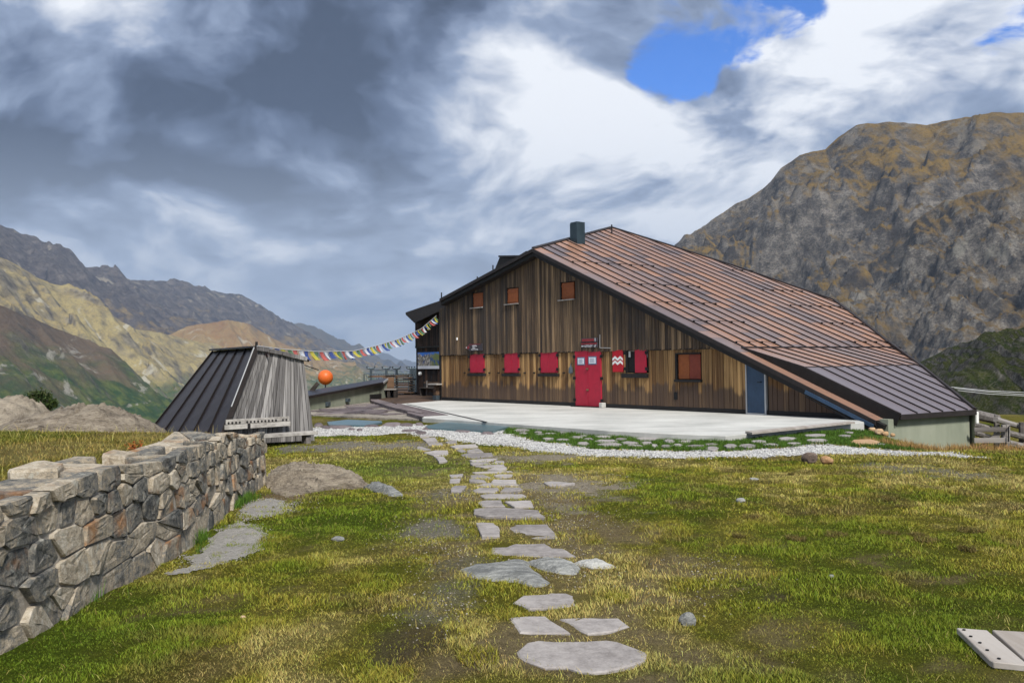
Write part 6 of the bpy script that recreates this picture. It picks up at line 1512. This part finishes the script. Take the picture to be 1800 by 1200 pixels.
# longer pale stalks and darker tussocks
n = 9000; y = np.sqrt(rng.uniform(11, 15 ** 2, n)); x = rng.uniform(-.62, .62, n) * y; k = (x > wall_x(np.clip(y, 1.5, 13.15)) + .05) & ~blocked(x, y); x, y = x[k], y[k]
c, bare, _ = lawn(x, y); sets.append(blades(x, y, .06, 1.05, .0028, STRAW[None, :] * 1.2 + 0 * c))
tus = [(1190, 938, 28), (1390, 828, 5), (1592, 890, 16), (1565, 940, 18), (1470, 945, 20), (1400, 950, 16), (1705, 935, 22), (1300, 945, 10), (1630, 955, 20), (1700, 970, 14), (1320, 912, 14), (480, 945, 30), (900, 1085, 30), (840, 1160, 40), (1085, 1058, 22), (630, 1020, 26), (690, 1190, 40), (1560, 875, 14), (1610, 945, 14)]
for px_, py_, r in tus:
    q = on_z(px_, py_, 0); rr = r / FPX * q.y; n = int(260 + 900 * rr); a = rng.uniform(0, 6.28, n); d = rr * np.sqrt(rng.random(n)); x = q.x + d * np.cos(a); y = q.y + d * np.sin(a) * 1.3
    k = ~blocked(x, y); x, y = x[k], y[k]; cc = np.array([.125, .100, .030]) + 0 * x[:, None] if r < 24 and py_ < 1000 else OLIVE + 0 * x[:, None]
    sets.append(blades(x, y, .05, .85, .005, cc, .5))
# lush growth along the terrace edge and between the flagstones
n = 26000; bxs = [p[0] for p in FLAGGRASS]; bys = [p[1] for p in FLAGGRASS]
x = rng.uniform(min(bxs), max(bxs), n * 4); y = rng.uniform(min(bys), max(bys), n * 4); k = in_poly(x, y, FLAGGRASS) & ~blocked(x, y); x, y = x[k][:n], y[k][:n]
sets.append(blades(x, y, .075, .6, .011, LUSH[None, :] * (0.8 + .7 * rng.random((len(x), 1)))))
edge = P2([(886, 748), (900, 747), (1069, 759.5), (1180, 765.5), (1280, 770), (1400, 757.5), (1515, 746)], -.15)
for i in range(len(edge) - 1):
    (ax, ay), (bx_, by_) = edge[i], edge[i + 1]; L = math.hypot(bx_ - ax, by_ - ay); n = int(L * 1000); f = rng.random(n); x = ax + (bx_ - ax) * f + rng.normal(0, .07, n); y = ay + (by_ - ay) * f - np.abs(rng.normal(0, .14, n)) - .02
    cl = fbm(x * 1.4, y * 0.6, oct=3, seed=91); k = (rng.random(n) < sstep(cl, .40, .60)) & ~blocked(x, y); x, y, cl = x[k], y[k], cl[k]
    sets.append(blades(x, y, .08 + .22 * sstep(cl, .45, .75), .5, .011, LUSH[None, :] * (0.5 + .8 * rng.random((len(x), 1)))))
# grass bank behind the wall, wall foot
n = 60000; y = rng.uniform(3.5, 14.2, n); x = wall_x(np.clip(y, 1.5, 13.15)) - 0.72 - rng.random(n) ** 1.4 * 6.5; c, bare, _ = lawn(x, y); mixc = c * .6 + STRAW * .18 + GREEN * .25
cl = fbm(x * 1.6, y * 1.6, oct=3, seed=13); k = rng.random(n) < .35 + cl; sets.append(blades(x[k], y[k], .022 + .035 * cl[k], .85, .0060, mixc[k] * np.array([.95, .85, .9]), .5))
n = 1500; y = rng.uniform(4, 13.5, n); x = wall_x(np.clip(y, 1.5, 13.15)) - .6 - rng.random(n) * 5; sets.append(blades(x, y, .14, .6, .0034, STRAW[None, :] * 1.25 + 0 * x[:, None]))
n = 9000; y = rng.uniform(3.5, 13.2, n); x = wall_x(np.clip(y, 1.5, 13.15)) + np.abs(rng.normal(0, .07, n)); cl = fbm(x * 2, y * 1.3, oct=3, seed=17); k = (rng.random(n) < sstep(cl, .42, .6)) & ~blocked(x, y); sets.append(blades(x[k], y[k], .11, .45, .006, LUSH[None, :] * (0.8 + rng.random((k.sum(), 1)))))
# dry tufts below the rendered wall
dry = P2([(1590, 783), (1625, 789), (1660, 793), (1700, 797), (1740, 800), (1780, 800), (1620, 786), (1650, 790)], -.3)
for (cx, cy) in dry:
    for _ in range(5):
        ox, oy = cx + rng.normal(0, .35), cy + rng.normal(0, .2); n = 160; x = ox + rng.normal(0, .10, n); y = oy + rng.normal(0, .10, n); sets.append(blades(x, y, rng.uniform(.10, .22), .5, .009, np.array([[.30, .19, .07]]) * (0.7 + .6 * rng.random((n, 1)))))
# far side of the lawn on the right
n = 40000; x = rng.uniform(6, 24, n); y = rng.uniform(15.5, 34, n); k = ~blocked(x, y); x, y = x[k], y[k]; c, bare, _ = lawn(x, y); sets.append(blades(x, y, .07, .7, .014, c * 1.1))
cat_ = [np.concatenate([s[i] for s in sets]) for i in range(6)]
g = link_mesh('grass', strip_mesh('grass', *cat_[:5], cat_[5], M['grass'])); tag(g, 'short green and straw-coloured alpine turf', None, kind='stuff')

def pebbles(name, polys, dens, size, cols, label, zoff=0.0, edge_fade=0.15):
    xs, ys = [], []
    for poly in polys:
        bx0, bx1 = min(p[0] for p in poly), max(p[0] for p in poly); by0, by1 = min(p[1] for p in poly), max(p[1] for p in poly); n = int((bx1 - bx0) * (by1 - by0) * dens * 1.2)
        x = rng.uniform(bx0 - .3, bx1 + .3, n); y = rng.uniform(by0 - .3, by1 + .3, n); inn = in_poly(x, y, poly); d = poly_dist(x, y, poly); s_ = np.where(inn, d, -d)
        k = rng.random(n) < sstep(s_ + (fbm(x * 2, y * 2, oct=3, seed=3) - .5) * .5, -edge_fade, edge_fade); xs.append(x[k]); ys.append(y[k])
    x = np.concatenate(xs); y = np.concatenate(ys)
    k = np.ones(len(x), bool)
    for p in STONES_2D:
        k &= ~in_poly(x, y, p)
    x, y = x[k], y[k]; n = len(x); z = gz(x, y) + zoff
    ico = np.array([(1, 0, 0), (-1, 0, 0), (0, 1, 0), (0, -1, 0), (0, 0, 1), (0, 0, -1)], float); fc = np.array([(0, 2, 4), (2, 1, 4), (1, 3, 4), (3, 0, 4), (2, 0, 5), (1, 2, 5), (3, 1, 5), (0, 3, 5)])
    r = size * rng.uniform(.5, 1.4, n); a = rng.uniform(0, 6.28, n); v = ico[None] * (1 + rng.uniform(-.3, .3, (n, 6, 1))); v = v * np.stack([r * rng.uniform(.8, 1.5, n), r, r * rng.uniform(.4, .8, n)], 1)[:, None, :]
    ca, sa_ = np.cos(a)[:, None], np.sin(a)[:, None]; vx_, vy_ = v[..., 0] * ca - v[..., 1] * sa_, v[..., 0] * sa_ + v[..., 1] * ca; til = rng.normal(0, .35, (n, 1)); vz = v[..., 2] + vx_ * til
    V_ = np.stack([vx_ + x[:, None], vy_ + y[:, None], vz + z[:, None] + r[:, None] * .25], -1).reshape(-1, 3); F_ = (fc[None] + (np.arange(n) * 6)[:, None, None]).reshape(-1)
    me = bpy.data.meshes.new(name); me.vertices.add(len(V_)); me.vertices.foreach_set('co', V_.ravel()); me.loops.add(len(F_)); me.loops.foreach_set('vertex_index', F_.astype(np.int32)); me.polygons.add(len(F_) // 3); me.polygons.foreach_set('loop_start', np.arange(0, len(F_), 3, dtype=np.int32)); me.update(calc_edges=True)
    cols = np.array(cols); c = cols[rng.integers(0, len(cols), n)] * rng.uniform(.8, 1.15, (n, 1)); at = me.color_attributes.new('col', 'FLOAT_COLOR', 'POINT'); at.data.foreach_set('color', np.concatenate([np.repeat(np.clip(c, 0, 1), 6, 0), np.ones((n * 6, 1))], 1).ravel().astype(np.float32)); me.materials.append(M['pebble'])
    o = link_mesh(name, me); tag(o, label, None, kind='stuff'); return n
def sheet(name, poly, dz, mat):
    """thin ground sheet following the terrain"""
    bx0, bx1 = min(p[0] for p in poly), max(p[0] for p in poly); by0, by1 = min(p[1] for p in poly), max(p[1] for p in poly)
    stp = .14 if bx1 - bx0 > 6 else .04
    X, Y = np.meshgrid(np.arange(bx0, bx1 + .2, stp), np.arange(by0, by1 + .2, stp)); me = grid_mesh(name, X, Y, gz(X, Y) + dz, mat)
    bm = bmesh.new(); bm.from_mesh(me); cs = [f.calc_center_median() for f in bm.faces]; px_ = np.array([c.x for c in cs]); py_ = np.array([c.y for c in cs]); ins = in_poly(px_ + .25 * (fbm(px_ * 3, py_ * 3, oct=3, seed=4) - .5), py_ + .25 * (fbm(px_ * 3, py_ * 3, oct=3, seed=14) - .5), poly)
    bmesh.ops.delete(bm, geom=[f for f, k in zip(list(bm.faces), ins) if not k], context='FACES'); bm.to_mesh(me); bm.free(); o = link_mesh(name, me); tag(o, kind='structure'); return o
M['gravel_w'] = stone_mat('white_gravel_bed', [(0.3, (0.20, 0.19, 0.175)), (0.5, (0.34, 0.33, 0.31)), (0.75, (0.52, 0.51, 0.49))], 9.0, bump=0.02, strata=(1, 1, 1)); M['gravel_g'] = stone_mat('grey_grit_bed', [(0.3, (0.12, 0.115, 0.105)), (0.5, (0.20, 0.19, 0.175)), (0.75, (0.28, 0.27, 0.25))], 22.0, bump=0.012, strata=(1, 1, 1))
sheet('gravel_bed', GRAVEL, 0.006, M['gravel_w'])
for p in GREYGRAVEL: sheet('grit_bed', p, 0.006, M['gravel_g'])
n1 = pebbles('gravel', [GRAVEL], 1250, 0.017, [(.44, .44, .43), (.55, .55, .54), (.30, .30, .31), (.48, .48, .46), (.18, .18, .18)], 'strip of white gravel curving round the terrace', edge_fade=0.3)
n2 = pebbles('grit', GREYGRAVEL, 5500, 0.0075, [(.22, .21, .19), (.30, .285, .26), (.15, .14, .13), (.36, .34, .31)], 'grey grit patches at the foot of the rubble wall', edge_fade=0.10)
pal = [P2([(cx + hw * math.cos(a), cy + hh * math.sin(a)) for a in np.linspace(0, 6.2, 14)], 0) for cx, cy, hw, hh, s, tone in DIRT if tone != 'dark']
n3 = pebbles('soil_grit', pal, 800, 0.0075, [(.28, .25, .20), (.22, .20, .165), (.33, .31, .27), (.16, .135, .105)], 'scattered grit on the bare worn soil of the lawn', edge_fade=0.5)

def shrub(name, px_, py_, Y, w, h, nleaf, cols, label, leaf=0.02, seed=1, stems=7, up=0.0):
    r = np.random.default_rng(seed); base = at_y(px_, py_, Y); bz = float(gz(base.x, base.y)) if up == 0 else base.z
    t = thing(name, label, 'shrub', (base.x, base.y, bz)); st = MB()
    for k in range(stems):
        a = r.uniform(0, 6.28); e = Vector((base.x + math.cos(a) * w * .45 * r.random(), base.y + math.sin(a) * w * .45 * r.random(), bz + h * r.uniform(.5, .95)))
        m_ = Vector((base.x, base.y, bz)).lerp(e, .5) + Vector((r.uniform(-.1, .1) * w, r.uniform(-.1, .1) * w, 0)); st.tube([(base.x, base.y, bz - .05), m_, e], [leaf * .35, leaf * .25, leaf * .1], 5)
    st.build('stem', M['dark_furniture'], t)
    cl = r.normal(0, 1, (16, 3)); cl /= np.linalg.norm(cl, axis=1)[:, None]; cl = cl * r.uniform(.35, .9, (16, 1)); cl[:, 2] = np.abs(cl[:, 2])
    p = cl[r.integers(0, 16, nleaf)] + r.normal(0, .20, (nleaf, 3)); p = p * np.array([w / 2, w / 2, h * .85]) + np.array([base.x, base.y, bz + h * .08])
    d = r.normal(0, 1, (nleaf, 3)); d[:, 2] = np.abs(d[:, 2]) * .8; d /= np.linalg.norm(d, axis=1)[:, None]; sd2 = np.cross(d, r.normal(0, 1, (nleaf, 3))); sd2 /= np.linalg.norm(sd2, axis=1)[:, None]
    L = leaf * r.uniform(.7, 1.5, nleaf)[:, None]; c = np.array(cols)[r.integers(0, len(cols), nleaf)] * r.uniform(.7, 1.3, (nleaf, 1))
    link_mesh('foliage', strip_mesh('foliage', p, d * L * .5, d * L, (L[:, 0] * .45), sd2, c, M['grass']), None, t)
shrub('dwarf_pine', 68, 716, 18.0, .50, .34, 3000, [(.030, .052, .016), (.045, .070, .020), (.070, .085, .030)], 'small dark green dwarf pine growing on the sloping bedrock hump', .05, 3, up=1)
shrub('dwarf_pine', 86, 716, 18.0, .30, .20, 1300, [(.028, .050, .012), (.050, .075, .018)], 'tiny brighter green pine seedling next to the dwarf pine', .045, 4, up=1)
for k, (x, y, w, h, lb) in enumerate(((98, 752, .55, .45, 'brown withered bush in the crack of the bedrock hump'), (135, 756, .75, .55, 'large dark brown withered bush at the foot of the bedrock hump'), (182, 756, .8, .48, 'orange-brown withered bush beside the large withered bush'), (232, 757, .9, .32, 'low straw-brown withered bush close to the shed roof'))):
    shrub('withered_bush', x, y, 14.2, w, h, 1700, [(.11, .058, .026), (.18, .095, .036), (.065, .035, .020), (.24, .15, .06)], lb, .05, 20 + k)
shrub('red_bilberry', 240, 790, 9.6, .22, .09, 350, [(.40, .09, .03), (.30, .12, .03), (.14, .14, .03)], 'tiny red-leaved bilberry sprig growing on the wall top', .022, 40, up=1)
